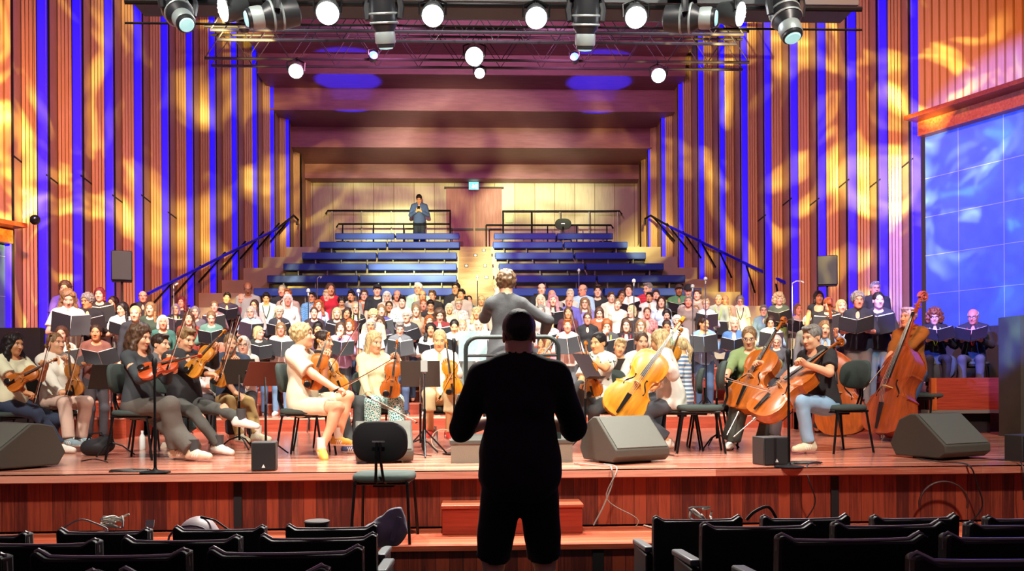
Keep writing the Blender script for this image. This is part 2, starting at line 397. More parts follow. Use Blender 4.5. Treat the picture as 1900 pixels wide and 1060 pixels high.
    struct(mb, 'trim_slatted_box_' + nm, [wood('trim_oak', '8a3a14', 'b8602c', 'X', stretch=12), wood('trim_cap', '6a2410', '8a3c1e', 'X', stretch=12), dark_gap, slat_wood], smooth=0)
# black side masking by the platform
A = at(1836, 700, 14.2); struct(MB().box((A.x + 1.2, 14.3, .82), (2.4, .2, 1.64)), 'wall_masking_right', black_wall, smooth=0)
A = at(1898, 700, 11.6); struct(MB().box((A.x + .5, 11.9, .8), (1.0, .5, 1.6)), 'wall_wing_right', black_wall, smooth=0)
A = at(60, 650, 12.6); struct(MB().box((A.x - 1.5, 12.9, .78), (3, .15, 1.55)), 'wall_masking_left', M('black_drape', '0d0c0d', .9), smooth=0)

# back wall and stepped soffit
YB = 28.3
door_x0, door_x1 = at(828, 450, YB).x, at(932, 450, YB).x
ztop = at(880, 340, YB).z
struct(MB().box((0, YB + .1, (4.0 + ztop) / 2), (11, .2, ztop - 4.0 + .8)), 'wall_back', cream_wall, smooth=0)
prof = [(27.7, ztop), (27.7, at(880, 305, 27.7).z)]
y = 27.7
for a_, b_ in ((275, 237), (207, 165), (140, 102)):
    z = prof[-1][1]; k = z - CAMZ; y = k * FPX / (705 - a_); prof += [(y, z), (y, at(880, b_, y).z)]
z = prof[-1][1]; y = (z - CAMZ) * FPX / (705 - 78); prof += [(y, z), (y, TOPZ + .4)]
mb = MB(); cols = []
prof = [(YB, ztop)] + prof
for i in range(len(prof) - 1):
    (ya, za), (yb, zb) = prof[i], prof[i + 1]
    mb.add([(-5.4, ya, za), (5.4, ya, za), (5.4, yb, zb), (-5.4, yb, zb)], [(0, 1, 2, 3)])
    if abs(ya - yb) < .01: mb.box((0, ya - .02, za + .02), (10.8, .05, .035))
struct(mb, 'ceiling_soffit', mauve_panel, smooth=0)
struct(MB().box((0, 16, TOPZ + .5), (26, 26, .2)), 'ceiling', M('ceiling_dark', '1a1214', .9), smooth=0)
# double door
mb = MB(); dm = wood('door_jarrah', '8a5048', 'a87068', 'Z', stretch=10, rough=.5); dh = at(880, 351, YB).z - 4.45
t = thing('double_door', 'pinkish timber double door at the back under the green exit sign', 'door', ((door_x0 + door_x1) / 2, YB - .03, 4.45)); t['kind'] = 'structure'; t.name = 'door_1'
dw = door_x1 - door_x0
for k in (-1, 1):
    lf = MB().box((k * dw / 4, 0, dh / 2), (dw / 2 - .02, .06, dh)).build('door_leaf', dm, t)
    MB().box((k * dw / 4, -.07, .98), (dw / 2 - .06, .05, .06)).build('push_bar', black_pl, lf)
MB().box((0, .0, dh + .03), (dw + .1, .08, .06)).build('door_frame', M('frame_brown', '3a1c14', .6), t)
p = at(879, 345, YB - .12)
t = thing('exit_sign', 'lit green exit sign above the double door', 'sign', (p.x, YB - .12, p.z - .14))
MB().box((0, 0, .14), (.32, .08, .28)).build('housing', M('sign_grey', '9aa09c', .5), t)
gs = MB().box((0, -.045, .13), (.29, .01, .22)).build('sign_face', M('exit_green', '57d6c0', .4, emit=2.2), t)
mb = MB(); wm = M('sign_white', 'f4fff8', .4, emit=3)
mb.box((-.02, -.052, .17), (.03, .006, .03)); mb.box((-.015, -.052, .125), (.03, .006, .06), Ry(.3)); mb.box((-.04, -.052, .085), (.05, .006, .018), Ry(.5)); mb.box((.01, -.052, .085), (.05, .006, .018), Ry(-.9)); mb.box((.015, -.052, .14), (.05, .006, .014)); mb.box((.08, -.052, .12), (.05, .006, .13))
mb.build('running_figure', wm, gs)
p = at(945, 406, YB - .05); o = MB().box((0, 0, 0), (.24, .06, .26)).build('wall_sign', M('pale_green_sign', 'b8d8b0', .5), loc=p, bev=.01); tag(o, 'small pale green box sign on the back wall right of the door', 'sign')

# railings behind the last benches
def railing(name, label, xa, xb, ytop, Y, posts, zfoot, mat, postmats):
    A = at(xa, ytop, Y); B = at(xb, ytop, Y)
    t = thing(name, label, 'railing', ((A.x + B.x) / 2, Y, zfoot))
    o = Vector(t.location)
    dip = Vector((0, 0, -.10)); 
    pts = [A + dip + Vector((-.06, 0, 0)) if xa < 880 else A + Vector((0, 0, 0)), A, B, B + dip + Vector((.06, 0, 0)) if xb > 880 else B]
    MB().tube([p - o for p in pts], .028).build('handrail', mat, t)
    for i, px in enumerate(posts):
        p = at(px, ytop, Y); MB().tube([p - o, Vector((p.x, Y, zfoot)) - o], .02).build('post', postmats[i % len(postmats)], t)
gm = M('galvanised', 'b8c0b4', .4, .3)
railing('railing', 'upper rear railing left of the double door', 608, 836, 391, 28.0, (616, 671, 726, 780, 835), 4.45, metal_dk, [gm, gm, gm, metal_dk, metal_dk])
railing('railing', 'upper rear railing right of the double door', 932, 1150, 392, 28.0, (933, 986, 1039, 1093, 1146), 4.45, metal_dk, [metal_dk, metal_dk, gm, gm, gm])
railing('railing', 'lower black railing behind the last left bench', 628, 835, 416, 26.5, (636, 693, 749, 835), 4.45, metal_dk, [metal_dk])
railing('railing', 'lower black railing behind the last right bench', 902, 1134, 418, 26.5, (902, 1016, 1070, 1126), 4.45, metal_dk, [metal_dk])

# long blue benches
blue = M('bench_blue', '1646b4', .55, bump=.08, bscale=90)
BE = [(470, 847, 918, 1302, 535), (495, 848, 925, 1272, 511), (525, 848, 925, 1232, 489), (560, 848, 918, 1199, 469), (592, 853, 914, 1165, 449), (621, 853, 916, 1138, 433)]
NTH = ['front', 'second', 'third', 'fourth', 'fifth', 'rearmost']
for j, (a0, a1, b0, b1, yt) in enumerate(BE):
    Y = 20.5 + j; z0 = 2.4 + .406 * j
    if j == 5: Y = 25.45
    for sd, (x0, x1) in (('left', (a0, a1)), ('right', (b0, b1))):
        A, B = at(x0, yt, Y), at(x1, yt, Y); w = B.x - A.x; zt = at((x0 + x1) / 2, yt, Y).z
        t = thing('bench', 'long blue padded bench, %s row, %s of the centre stair' % (NTH[j], sd), 'bench', ((A.x + B.x) / 2, Y, z0), 0, 'blue benches on the raked seating')
        h = zt - z0; cut = .48 if sd == 'left' else .52
        for (u0, u1) in ((0, cut), (cut + .006, 1)):
            c = (u0 + u1) / 2 - .5
            MB().box((c * w, 0, h - .085), ((u1 - u0) * w - .02, .06, .17)).build('front_pad', blue, t, bev=.015)
            MB().box((c * w, .26, h - .03), ((u1 - u0) * w - .02, .46, .07)).build('seat_pad', blue, t, bev=.015)
        n = 6
        for k in range(n):
            x = -w / 2 + w * (k + .5) / n
            MB().tube([(x, .08, h - .1), (x, .12, 0)], .018, 6).build('leg', gm, t)
        e = -1 if sd == 'left' else 1
        MB().box((e * (w / 2 - .2), .30, h - .26), (.36, .35, .14)).build('end_bracket', black_pl, t, bev=.01)
# sloping handrails on both side walls
for s, nm, pts, brk in ((-1, 'left', ((275, 545), (514, 425), (545, 400), (553, 408), (551, 418)), (315, 355, 398, 437, 475, 510, 540)),
                        (1, 'right', ((1530, 560), (1243, 421), (1207, 400), (1197, 406), (1196, 416)), (1455, 1405, 1355, 1318, 1282, 1246, 1212))):
    Ys = (18.4, 23.4, 24.6, 24.8, 24.8)
    W_ = [at(px, py, Y) for (px, py), Y in zip(pts, Ys)]
    t = thing('handrail', 'long sloping blue-lit handrail on the %s wall above the choir' % nm, 'handrail', W_[0])
    o = W_[0]
    MB().tube([p - o for p in W_[:2]], .034).build('rail', M('rail_blue_lit', '1410ff', .35), t)  # blue light on the lower rail is put into its colour
    MB().tube([p - o for p in W_[1:]], .03).build('upper_rail', metal_dk, t)
    for px in brk:
        x0, x1 = pts[0][0], pts[2][0]; f = (px - x0) / (x1 - x0)
        p = W_[0].lerp(W_[2], max(0, min(1, f))); q = p + Vector((s * .12 - .22 * s * -1, -.5, -.95))
        q = Vector((s * (wallX(q.y) - .12), q.y - .1, p.z - .75))
        MB().tube([p - o, q - o], .022, 6).build('bracket', metal_dk, t)

# ------------------------------------------------------------------ rigging
def truss(label, px0, px1, py, Y, h, name='lighting_truss'):
    A, B = at(px0, py, Y), at(px1, py, Y)
    t = thing(name, label, 'truss', ((A.x + B.x) / 2, Y, (A.z + B.z) / 2)); w = B.x - A.x
    cm = M('truss_dark', '3a3640', .45, .6)
    for (yy, zz) in ((0, 0), (.35, 0), (0, h), (.35, h)): MB().tube([(-w / 2, yy, zz), (w / 2, yy, zz)], .022, 6).build('chord', cm, t)
    n = int(w / (h * 1.3))
    for yy in (0, .35):
        mb = MB(); pts = []
        for k in range(n): x0, x1 = -w / 2 + w * k / n, -w / 2 + w * (k + 1) / n; pts += [(x0, yy, 0), ((x0 + x1) / 2, yy, h)]
        mb.tube(pts + [(w / 2, yy, 0)], .011, 5); mb.build('lattice', cm, t)
    for sx in (-.42, .42): MB().tube([(sx * w, .17, h), (sx * w, .17, TOPZ - t.location.z + .4)], .012, 6).build('hanger', cm, t)
    return t
truss('dark far lighting truss across the hall below the back lamps', 380, 1390, 112, 14.6, .5)
truss('dark middle lighting truss above the platform', 390, 1380, 60, 12.4, .32)
A, B = at(240, 12, 9.7), at(1590, 12, 9.7)
t = thing('lighting_bridge', 'dark overhead lighting bridge carrying the front row of lamps', 'bridge', ((A.x + B.x) / 2, 9.7, A.z))
MB().box((0, .2, .35), (B.x - A.x, .5, .55)).build('deck', M('bridge_dark', '2a3238', .6), t)
MB().tube([(A.x - t.location.x, -.12, 0), (B.x - t.location.x, -.12, 0)], .028).build('bar', metal_dk, t)
MB().tube([(A.x - t.location.x, -.12, -.22), (B.x - t.location.x, -.12, -.22)], .012).build('cable_bar', metal_dk, t)
beam = M('lamp_white', 'ffffff', .3, emit=14); beamb = M('lamp_blue', '2a52ff', .3, emit=8); lens_dim = M('lens_teal', '9fd8d8', .15, emit=.8)
grey_al = M('can_grey', '4a4f52', .4, .5); dkg = M('head_grey', '2b2d31', .4, .3); lite = M('head_light', '9aa7a8', .4, .3)
beam_rim = M('led_face', 'f2fbff', .3, emit=7)
def par(label, px, py, Y, r, face, group='white lamp cans on the lighting bar', mat=None, zbar=None):
    p = at(px, py, Y); t = thing('lamp_can', label, 'lamp', p, 0, group)
    R = Vector(face).normalized().to_track_quat('Z', 'Y').to_matrix()
    MB().lathe([(r * .55, -r * 2.0), (r * .8, -r * 1.7), (r * 1.0, -r * .6), (r * 1.04, 0), (r * .98, .01)], n=24, R=R).build('housing', grey_al, t)
    ln = MB().lathe([(r * .93, .0), (r * .9, .02), (r * .3, .028), (.002, .03)], n=24, R=R).build('lens', mat or beam, t)
    mb = MB()
    for ring, k in ((.3, 6), (.62, 12)):
        for j in range(k):
            a = 2 * PI * j / k; c = R @ Vector((r * ring * math.cos(a), r * ring * math.sin(a), .028)); mb.lathe([(r * .09, 0), (r * .07, .008), (.001, .01)], c=c, n=6, R=R)
    mb.build('led_cell', beam_rim if mat is None else mat, ln)
    zbar = zbar or ZT; top = Vector((0, .12, max(r * 1.7, zbar - p.z))); side = (R @ Vector((1, 0, 0)))
    MB().tube([side * r * 1.1, side * r * 1.15 + Vector((0, 0, r * 1.1)), Vector((0, .05, r * 1.7)), -side * r * 1.15 + Vector((0, 0, r * 1.1)), -side * r * 1.1], .012, 6).build('yoke', metal_dk, t)
    MB().tube([Vector((0, .05, r * 1.6)), top], .02, 6).build('clamp', metal_dk, t)
zb = at(900, 12, 9.6).z; ZT = at(900, 112, 14.6).z + .02
par('white lamp can on the bar, leftmost of the four facing ones', 608, 24, 9.5, .125, (.05, -.8, -.62), zbar=zb)
par('white lamp can on the bar, second of the four facing ones', 803, 29, 9.5, .12, (.0, -.8, -.62), zbar=zb)
par('white lamp can on the bar, third of the four facing ones', 995, 33, 9.5, .12, (.0, -.8, -.62), zbar=zb)
par('white lamp can on the bar, rightmost of the four facing ones', 1180, 32, 9.5, .12, (-.05, -.8, -.62), zbar=zb)
par('white lamp can turned sideways to the left, near the top left', 416, 17, 9.5, .13, (-.8, -.5, -.3), zbar=zb + .1)
par('white lamp can turned sideways to the right, near the top right', 1372, 26, 9.5, .13, (.75, -.5, -.25), zbar=zb + .1)
par('white lamp can on the far truss above the left benches', 549, 132, 14.5, .12, (.1, -.8, -.55), 'lamp cans on the far truss')
par('white lamp can on the far truss above the right benches', 1222, 140, 14.5, .12, (-.1, -.85, -.5), 'lamp cans on the far truss')
par('small white lamp can just below the dazzling centre lamp', 890, 136, 14.5, .085, (0, -.9, -.4), 'lamp cans on the far truss')
par('dazzling large white lamp in the middle of the far truss', 880, 105, 14.4, .15, (0, -.95, -.3), 'lamp cans on the far truss', M('lamp_dazzle', 'fff4dc', .3, emit=60))
par('small blue lamp on the far truss, left of centre', 693, 103, 14.5, .07, (.2, -.9, .2), 'blue lamps on the far truss', beamb)
par('small blue lamp on the far truss, right of centre', 1066, 106, 14.5, .07, (-.2, -.9, .2), 'blue lamps on the far truss', beamb)
def mover(label, px, py, Y, face, s=1.0, lens=None):
    p = at(px, py, Y); t = thing('moving_head', label, 'lamp', p, 0, 'moving head lamps on the bar')
    d = Vector(face).normalized(); R = d.to_track_quat('Z', 'Y').to_matrix()
    hd = MB().lathe([(.07 * s, -.22 * s), (.115 * s, -.2 * s), (.13 * s, -.05 * s), (.12 * s, .06 * s), (.09 * s, .1 * s), (.085 * s, .24 * s), (.075 * s, .25 * s)], n=20, R=R).build('head', dkg, t)
    MB().lathe([(.093 * s, .11 * s), (.097 * s, .13 * s), (.097 * s, .2 * s), (.09 * s, .215 * s)], n=20, R=R).build('lens_barrel', lite, hd)
    MB().lathe([(.072 * s, .245 * s), (.06 * s, .262 * s), (.002, .268 * s)], n=20, R=R).build('lens', lens or lens_dim, hd)
    for k in (-.06, .02):
        MB().lathe([(.132 * s, k * s), (.137 * s, (k + .01) * s), (.132 * s, (k + .02) * s)], n=20, R=R).build('cooling_fin', lite, hd)
    side = Vector((0, 0, 1)).cross(d); side = side.normalized() if side.length > .1 else Vector((1, 0, 0))
    for k in (-1, 1):
        MB().tube([side * k * .15 * s, side * k * .165 * s + Vector((0, 0, .1 * s)), side * k * .14 * s + Vector((0, 0, .22 * s))], [.03 * s, .034 * s, .03 * s], 8).build('yoke_arm', dkg, t)
    MB().box((0, 0, .27 * s), (.34 * s, .26 * s, .11 * s)).build('base', M('head_base', '1b1d20', .5), t, bev=.015)
    MB().tube([(0, 0, .31 * s), (0, .08, .31 * s + .2)], .02, 6).build('clamp', metal_dk, t)
mover('moving head lamp with pale body at the far top left', 330, 22, 9.4, (.5, -.55, -.7), 1.1)
mover('moving head lamp lying sideways, teal lens towards the left', 510, 28, 9.4, (-.85, -.3, -.25), 1.15)
mover('moving head lamp pointing down, left of the middle cans', 712, 36, 9.5, (.05, .35, -.95), 1.1)
mover('moving head lamp pointing down, right of the middle cans', 1087, 40, 9.5, (0, .35, -.95), 1.1)
mover('moving head lamp lying sideways, teal lens towards the right', 1276, 34, 9.4, (.88, -.35, -.12), 1.15)
mover('moving head lamp hanging down at the far top right', 1458, 30, 9.4, (.1, -.4, -.9), 1.2)
mover('small dark moving head lamp beside the sideways left one', 452, 28, 10.4, (0, .2, -1), .7, black_pl)
# loudspeakers on poles
def pa(label, x0, x1, y0, y1, Y, rz, foot):
    A, B = at(x0, y1, Y), at(x1, y0, Y); c = (A + B) / 2; w, h = B.x - A.x, B.z - A.z
    t = thing('loudspeaker', label, 'speaker', (c.x, Y, A.z), rz)
    MB().box((0, 0, h / 2), (w * .8, w * .75, h)).build('cabinet', black_pl, t, bev=.02)
    MB().box((0, -w * .39, h / 2), (w * .72, .015, h * .92)).build('grille', M('grille_grey', '26262a', .7, bump=.4, bscale=400), t)
    s = thing('speaker_pole', label.replace('loudspeaker', 'tripod pole under the loudspeaker'), 'stand', (c.x, Y, foot))
    H = A.z - foot
    MB().tube([(0, 0, .1), (0, 0, H)], .018).build('pole', metal_dk, s)
    for k in range(3):
        a = k * 2.094 + .4; MB().tube([(0, 0, .5), (.4 * math.cos(a), .4 * math.sin(a), .01)], .012, 6).build('leg', metal_dk, s)
pa('black loudspeaker over the left choir', 203, 249, 467, 523, 14.6, .35, .74)
pa('black loudspeaker over the right choir', 1513, 1557, 476, 531, 14.6, -.35, .74)
p = at(65, 408, 11.5)
t = thing('hanging_ball', 'small black ball hanging by the left wall', 'ball', p)
MB().lathe([(.002, -.062)] + [(.062 * math.cos(a), .062 * math.sin(a)) for a in np.linspace(-1.4, 1.4, 14)] + [(.002, .062)], n=20).build('ball', M('ball_black', '161616', .25), t)
MB().tube([(0, 0, .06), (0, 0, 4.2)], .003, 5).build('cord', black_pl, t)
# ================================================================== figures: smooth-blended solids meshed by surface nets
def nv(v):
    v = np.asarray(v, float); return v / (np.linalg.norm(v) + 1e-12)
def A3(v): return np.asarray(v, float)
class Field:
    def __init__(s): s.p = []
    def _push(s, fn, lo, hi, k, op): s.p.append((fn, A3(lo), A3(hi), k, op)); return s
    def cone(s, a, b, ra, rb, k=.02, flat=0, op='u'):
        a, b = A3(a), A3(b); d = b - a; L2 = float(d @ d) + 1e-9; L = math.sqrt(L2); R = max(ra, rb)
        def fn(X, Y, Z):
            px, py, pz = X - a[0], Y - a[1], Z - a[2]
            t = np.clip((px * d[0] + py * d[1] + pz * d[2]) / L2, 0, 1)
            q = np.sqrt((px - t * d[0]) ** 2 + (py - t * d[1]) ** 2 + (pz - t * d[2]) ** 2) - (ra + (rb - ra) * t)
            if flat: q = np.maximum(q, (px * d[0] + py * d[1] + pz * d[2]) / L - L)
            if flat == 2: q = np.maximum(q, -(px * d[0] + py * d[1] + pz * d[2]) / L)
            return q
        return s._push(fn, np.minimum(a, b) - R, np.maximum(a, b) + R, k, op)
    def ell(s, c, r, k=.02, R=None, op='u'):
        c, r = A3(c), A3(r); R = None if R is None else A3(R); e = r.max() if R is not None else r
        def fn(X, Y, Z):
            px, py, pz = X - c[0], Y - c[1], Z - c[2]
            if R is not None: px, py, pz = (px * R[0, i] + py * R[1, i] + pz * R[2, i] for i in range(3))
            k0 = np.sqrt((px / r[0]) ** 2 + (py / r[1]) ** 2 + (pz / r[2]) ** 2)
            k1 = np.sqrt((px / r[0] ** 2) ** 2 + (py / r[1] ** 2) ** 2 + (pz / r[2] ** 2) ** 2) + 1e-9
            return k0 * (k0 - 1) / k1
        return s._push(fn, c - e, c + e, k, op)
    def cut(s, p, n, k=.004):
        """keep the side of the plane that n points to"""
        p, n = A3(p), nv(n)
        def fn(X, Y, Z): return -((X - p[0]) * n[0] + (Y - p[1]) * n[1] + (Z - p[2]) * n[2])
        return s._push(fn, [-9] * 3, [9] * 3, k, 'x')
    def noise(s, amp, f, seed=0):
        q = np.random.RandomState(seed).uniform(0, 6.28, 12)
        def fn(X, Y, Z):
            return amp * (np.sin(f * X + q[0] + 1.7 * np.sin(f * .7 * Z + q[1])) + np.sin(f * Y * 1.1 + q[2] + 1.3 * np.sin(f * .6 * X + q[3])) + np.sin(f * .9 * Z + q[4] + 1.5 * np.sin(f * .8 * Y + q[5]))) / 2
        return s._push(fn, [-9] * 3, [9] * 3, 0, 'n')
    def mesh(s, h, fine=None, hf=None):
        us = [q for q in s.p if q[4] == 'u']
        lo = np.min([q[1] for q in us], 0) - 2.5 * h - .012; hi = np.max([q[2] for q in us], 0) + 2.5 * h + .012
        ax = []
        for i in range(3):
            if fine is not None and hf:
                v = [lo[i]]
                while v[-1] < hi[i]: v.append(v[-1] + (hf if fine[0][i] <= v[-1] <= fine[1][i] else h))
                ax.append(np.array(v, np.float32))
            else: ax.append(np.arange(lo[i], hi[i] + h, h, dtype=np.float32))
        D = np.full([len(a) for a in ax], .25, np.float32)
        for fn, l, u, k, op in s.p:
            pad = 2 * h + max(2 * k, .02)
            sl = tuple(slice(int(np.searchsorted(ax[i], l[i] - pad)), int(np.searchsorted(ax[i], u[i] + pad)) + 1) for i in range(3))
            if any(q.start >= len(ax[i]) or q.stop <= q.start for i, q in enumerate(sl)): continue
            X, Y, Z = (ax[i][sl[i]].reshape([-1 if j == i else 1 for j in range(3)]) for i in range(3))
            d = fn(X, Y, Z); o = D[sl]
            if op == 'n': D[sl] = o + d; continue
            if op == 's': d = -d
            if op in 'sx':
                if k: hh = np.maximum(k - np.abs(o - d), 0) / k; D[sl] = np.maximum(o, d) + hh * hh * k * .25
                else: D[sl] = np.maximum(o, d)
            else:
                if k: hh = np.maximum(k - np.abs(o - d), 0) / k; D[sl] = np.minimum(o, d) - hh * hh * k * .25
                else: D[sl] = np.minimum(o, d)
        return snet(D, ax)
def snet(D, ax):
    S = D < 0
    n0, n1, n2 = (q - 1 for q in D.shape)
    cnt = np.zeros((n0, n1, n2), np.int8)
    offs = [(a, b, c) for a in (0, 1) for b in (0, 1) for c in (0, 1)]
    for a, b, c in offs: cnt += S[a:a + n0, b:b + n1, c:c + n2]
    mask = (cnt > 0) & (cnt < 8)
    ci = np.argwhere(mask); idx = np.full((n0, n1, n2), -1, np.int32); idx[mask] = np.arange(len(ci))
    acc = np.zeros((len(ci), 3), np.float32); num = np.zeros(len(ci), np.float32)
    cor = {o: D[ci[:, 0] + o[0], ci[:, 1] + o[1], ci[:, 2] + o[2]] for o in offs}
    for o in offs:
        for x in range(3):
            if o[x]: continue
            p = list(o); p[x] = 1; p = tuple(p)
            da, db = cor[o], cor[p]; cr = (da < 0) != (db < 0)
            t = np.where(cr, da / np.where(cr, da - db, 1), 0)
            for y in range(3): acc[:, y] += np.where(cr, o[y] + (t if y == x else 0), 0)
            num += cr
    fr = acc / num[:, None]; P = np.empty((len(ci), 3), np.float32)
    for i in range(3):
        g = ax[i]; P[:, i] = g[ci[:, i]] + fr[:, i] * (g[ci[:, i] + 1] - g[ci[:, i]])
    Q = []
    for x in range(3):
        y, z = (x + 1) % 3, (x + 2) % 3
        a = [slice(None)] * 3; b = [slice(None)] * 3; a[x] = slice(0, -1); b[x] = slice(1, None)
        for q in (a, b): q[y] = slice(1, -1); q[z] = slice(1, -1)
        s0 = S[tuple(a)]; s1 = S[tuple(b)]
        e = np.argwhere(s0 != s1); sg = s0[e[:, 0], e[:, 1], e[:, 2]]
        base = e.copy(); base[:, y] += 1; base[:, z] += 1
        def get(dy, dz):
            c = base.copy(); c[:, y] -= dy; c[:, z] -= dz; return idx[c[:, 0], c[:, 1], c[:, 2]]
        q = np.stack([get(1, 1), get(0, 1), get(0, 0), get(1, 0)], 1)
        q[~sg] = q[~sg][:, ::-1]; Q.append(q)
    Q = np.concatenate(Q); Q = Q[(Q >= 0).all(1)]
    return P, Q
def to_mesh(name, P, Q, mat=None, attr=None):
    me = bpy.data.meshes.new(name); n, f = len(P), len(Q)
    me.vertices.add(n); me.vertices.foreach_set('co', P.astype(np.float32).ravel())
    me.loops.add(f * 4); me.loops.foreach_set('vertex_index', Q.astype(np.int32).ravel())
    me.polygons.add(f); me.polygons.foreach_set('loop_start', np.arange(0, f * 4, 4, dtype=np.int32))
    try: me.polygons.foreach_set('loop_total', np.full(f, 4, np.int32))
    except Exception: pass
    me.update(calc_edges=True); me.shade_smooth(); me.materials.append(mat)
    if attr is not None:
        a = me.color_attributes.new('feat', 'FLOAT_COLOR', 'POINT'); a.data.foreach_set('color', attr.astype(np.float32).ravel())
    return me
def add_obj(name, me, parent=None, mat=None, mw=None):
    o = bpy.data.objects.new(name, me); COL.objects.link(o)
    if parent is not None: o.parent = parent
    if mw is not None: o.matrix_local = mw
    if mat is not None: slot(o, mat)
    return o

# ---------------------------------------------------------------- materials of figures
_SK = {}
def skin(h):
    if h in _SK: return _SK[h]
    mt = bpy.data.materials.new('skin'); mt.use_nodes = True; N, L = nodes_of(mt); b = N['Principled BSDF']
    b.inputs['Roughness'].default_value = .5; b.inputs['Subsurface Weight'].default_value = 0
    at_ = N.new('ShaderNodeVertexColor'); at_.layer_name = 'feat'; sp = N.new('ShaderNodeSeparateColor'); L.new(at_.outputs['Color'], sp.inputs[0])
    c = C(h); prev = None
    n = N.new('ShaderNodeTexNoise'); n.inputs['Scale'].default_value = 14; tc = N.new('ShaderNodeTexCoord'); L.new(tc.outputs['Object'], n.inputs['Vector'])
    r = N.new('ShaderNodeValToRGB'); r.color_ramp.elements[0].position = .35; r.color_ramp.elements[1].position = .7
    r.color_ramp.elements[0].color = c; r.color_ramp.elements[1].color = (min(1, c[0] * 1.06), c[1] * .88, c[2] * .84, 1); L.new(n.outputs['Fac'], r.inputs[0])
    prev = r.outputs[0]
    for ch, col in (('Red', (min(1, c[0] * .85), c[1] * .42, c[2] * .42, 1)), ('Green', C('1d130f')), ('Blue', C('4a3020'))):
        mx = N.new('ShaderNodeMix'); mx.data_type = 'RGBA'; L.new(sp.outputs[ch], mx.inputs[0]); L.new(prev, mx.inputs[6]); mx.inputs[7].default_value = col; prev = mx.outputs[2]
    mx = N.new('ShaderNodeMix'); mx.data_type = 'RGBA'; L.new(at_.outputs['Alpha'], mx.inputs[0]); L.new(prev, mx.inputs[6]); mx.inputs[7].default_value = C('efe6dc'); prev = mx.outputs[2]
    L.new(prev, b.inputs['Base Color']); _SK[h] = mt; return mt
SKINS = {'f': 'e8b48e', 'p': 'f0bfa2', 't': 'd39a6c', 'b': '8a5a3c', 'r': 'e39a7e', 'o': 'e9b680'}
_HM = {}
def hairm(h):
    if h in _HM: return _HM[h]
    mt = bpy.data.materials.new('hair'); mt.use_nodes = True; N, L = nodes_of(mt); b = N['Principled BSDF']; b.inputs['Roughness'].default_value = .5
    tc = N.new('ShaderNodeTexCoord'); mp = N.new('ShaderNodeMapping'); mp.inputs['Scale'].default_value = (90, 90, 14); L.new(tc.outputs['Object'], mp.inputs[0])
    n = N.new('ShaderNodeTexNoise'); n.inputs['Scale'].default_value = 1; n.inputs['Detail'].default_value = 3; n.inputs['Distortion'].default_value = .6; L.new(mp.outputs[0], n.inputs['Vector'])
    r = N.new('ShaderNodeValToRGB'); c = C(h); r.color_ramp.elements[0].position = .34; r.color_ramp.elements[1].position = .68
    r.color_ramp.elements[0].color = tuple(x * .42 for x in c[:3]) + (1,); r.color_ramp.elements[1].color = tuple(min(1, x * 1.25) for x in c[:3]) + (1,)
    L.new(n.outputs['Fac'], r.inputs[0]); L.new(r.outputs[0], b.inputs['Base Color'])
    bp = N.new('ShaderNodeBump'); bp.inputs['Strength'].default_value = .6; bp.inputs['Distance'].default_value = .006; L.new(n.outputs['Fac'], bp.inputs['Height']); L.new(bp.outputs[0], b.inputs['Normal'])
    _HM[h] = mt; return mt
HC = {'bk': '1c1512', 'db': '3a2418', 'br': '5a3e2a', 'lb': '93714a', 'bl': 'dcc08a', 'wb': 'eee0bc', 'gr': '8b8780', 'lg': 'c4bfb4', 'wh': 'efe9dd', 'gi': 'a85c28', 'rd': '7a2430', 'pk': 'd9929a', 'pu': '8a7a98', 'au': '8a4a26'}
def cloth(h, pat=None, col2=None):
    nm = 'cloth_%s_%s' % (h, pat or '')
    if nm in _M: return _M[nm]
    if not pat: return M(nm, h, .85, bump=.35, bscale=22, var=.10, vscale=5)
    mt = M(nm, h, .85); N, L = nodes_of(mt); b = N['Principled BSDF']
    tc = N.new('ShaderNodeTexCoord'); mp = N.new('ShaderNodeMapping'); L.new(tc.outputs['Object'], mp.inputs[0])
    r = N.new('ShaderNodeValToRGB'); r.color_ramp.interpolation = 'CONSTANT' if pat != 'floral' else 'LINEAR'
    if pat in ('stripe', 'vstripe'):
        n = N.new('ShaderNodeTexWave'); n.bands_direction = 'Z' if pat == 'stripe' else 'X'; n.inputs['Scale'].default_value = 6 if pat == 'stripe' else 14; r.color_ramp.elements[1].position = .5
    elif pat == 'check':
        n = N.new('ShaderNodeTexChecker'); n.inputs['Scale'].default_value = 45; n.inputs['Color1'].default_value = (1, 1, 1, 1); n.inputs['Color2'].default_value = (0, 0, 0, 1); r.color_ramp.elements[1].position = .5
    elif pat == 'leaf':
        n = N.new('ShaderNodeTexNoise'); n.inputs['Scale'].default_value = 13; n.inputs['Distortion'].default_value = 1.2; r.color_ramp.elements[1].position = .62
    elif pat == 'net':
        n = N.new('ShaderNodeTexVoronoi'); n.feature = 'DISTANCE_TO_EDGE'; n.inputs['Scale'].default_value = 42; r.color_ramp.elements[1].position = .12
    else:
        n = N.new('ShaderNodeTexNoise'); n.inputs['Scale'].default_value = 26; r.color_ramp.elements[0].position = .42; r.color_ramp.elements[1].position = .6
    L.new(mp.outputs[0], n.inputs['Vector']); L.new(n.outputs[1] if pat == 'xx' else n.outputs[0], r.inputs[0])
    r.color_ramp.elements[0].color = C(h); r.color_ramp.elements[1].color = C(col2); L.new(r.outputs[0], b.inputs['Base Color'])
    return mt

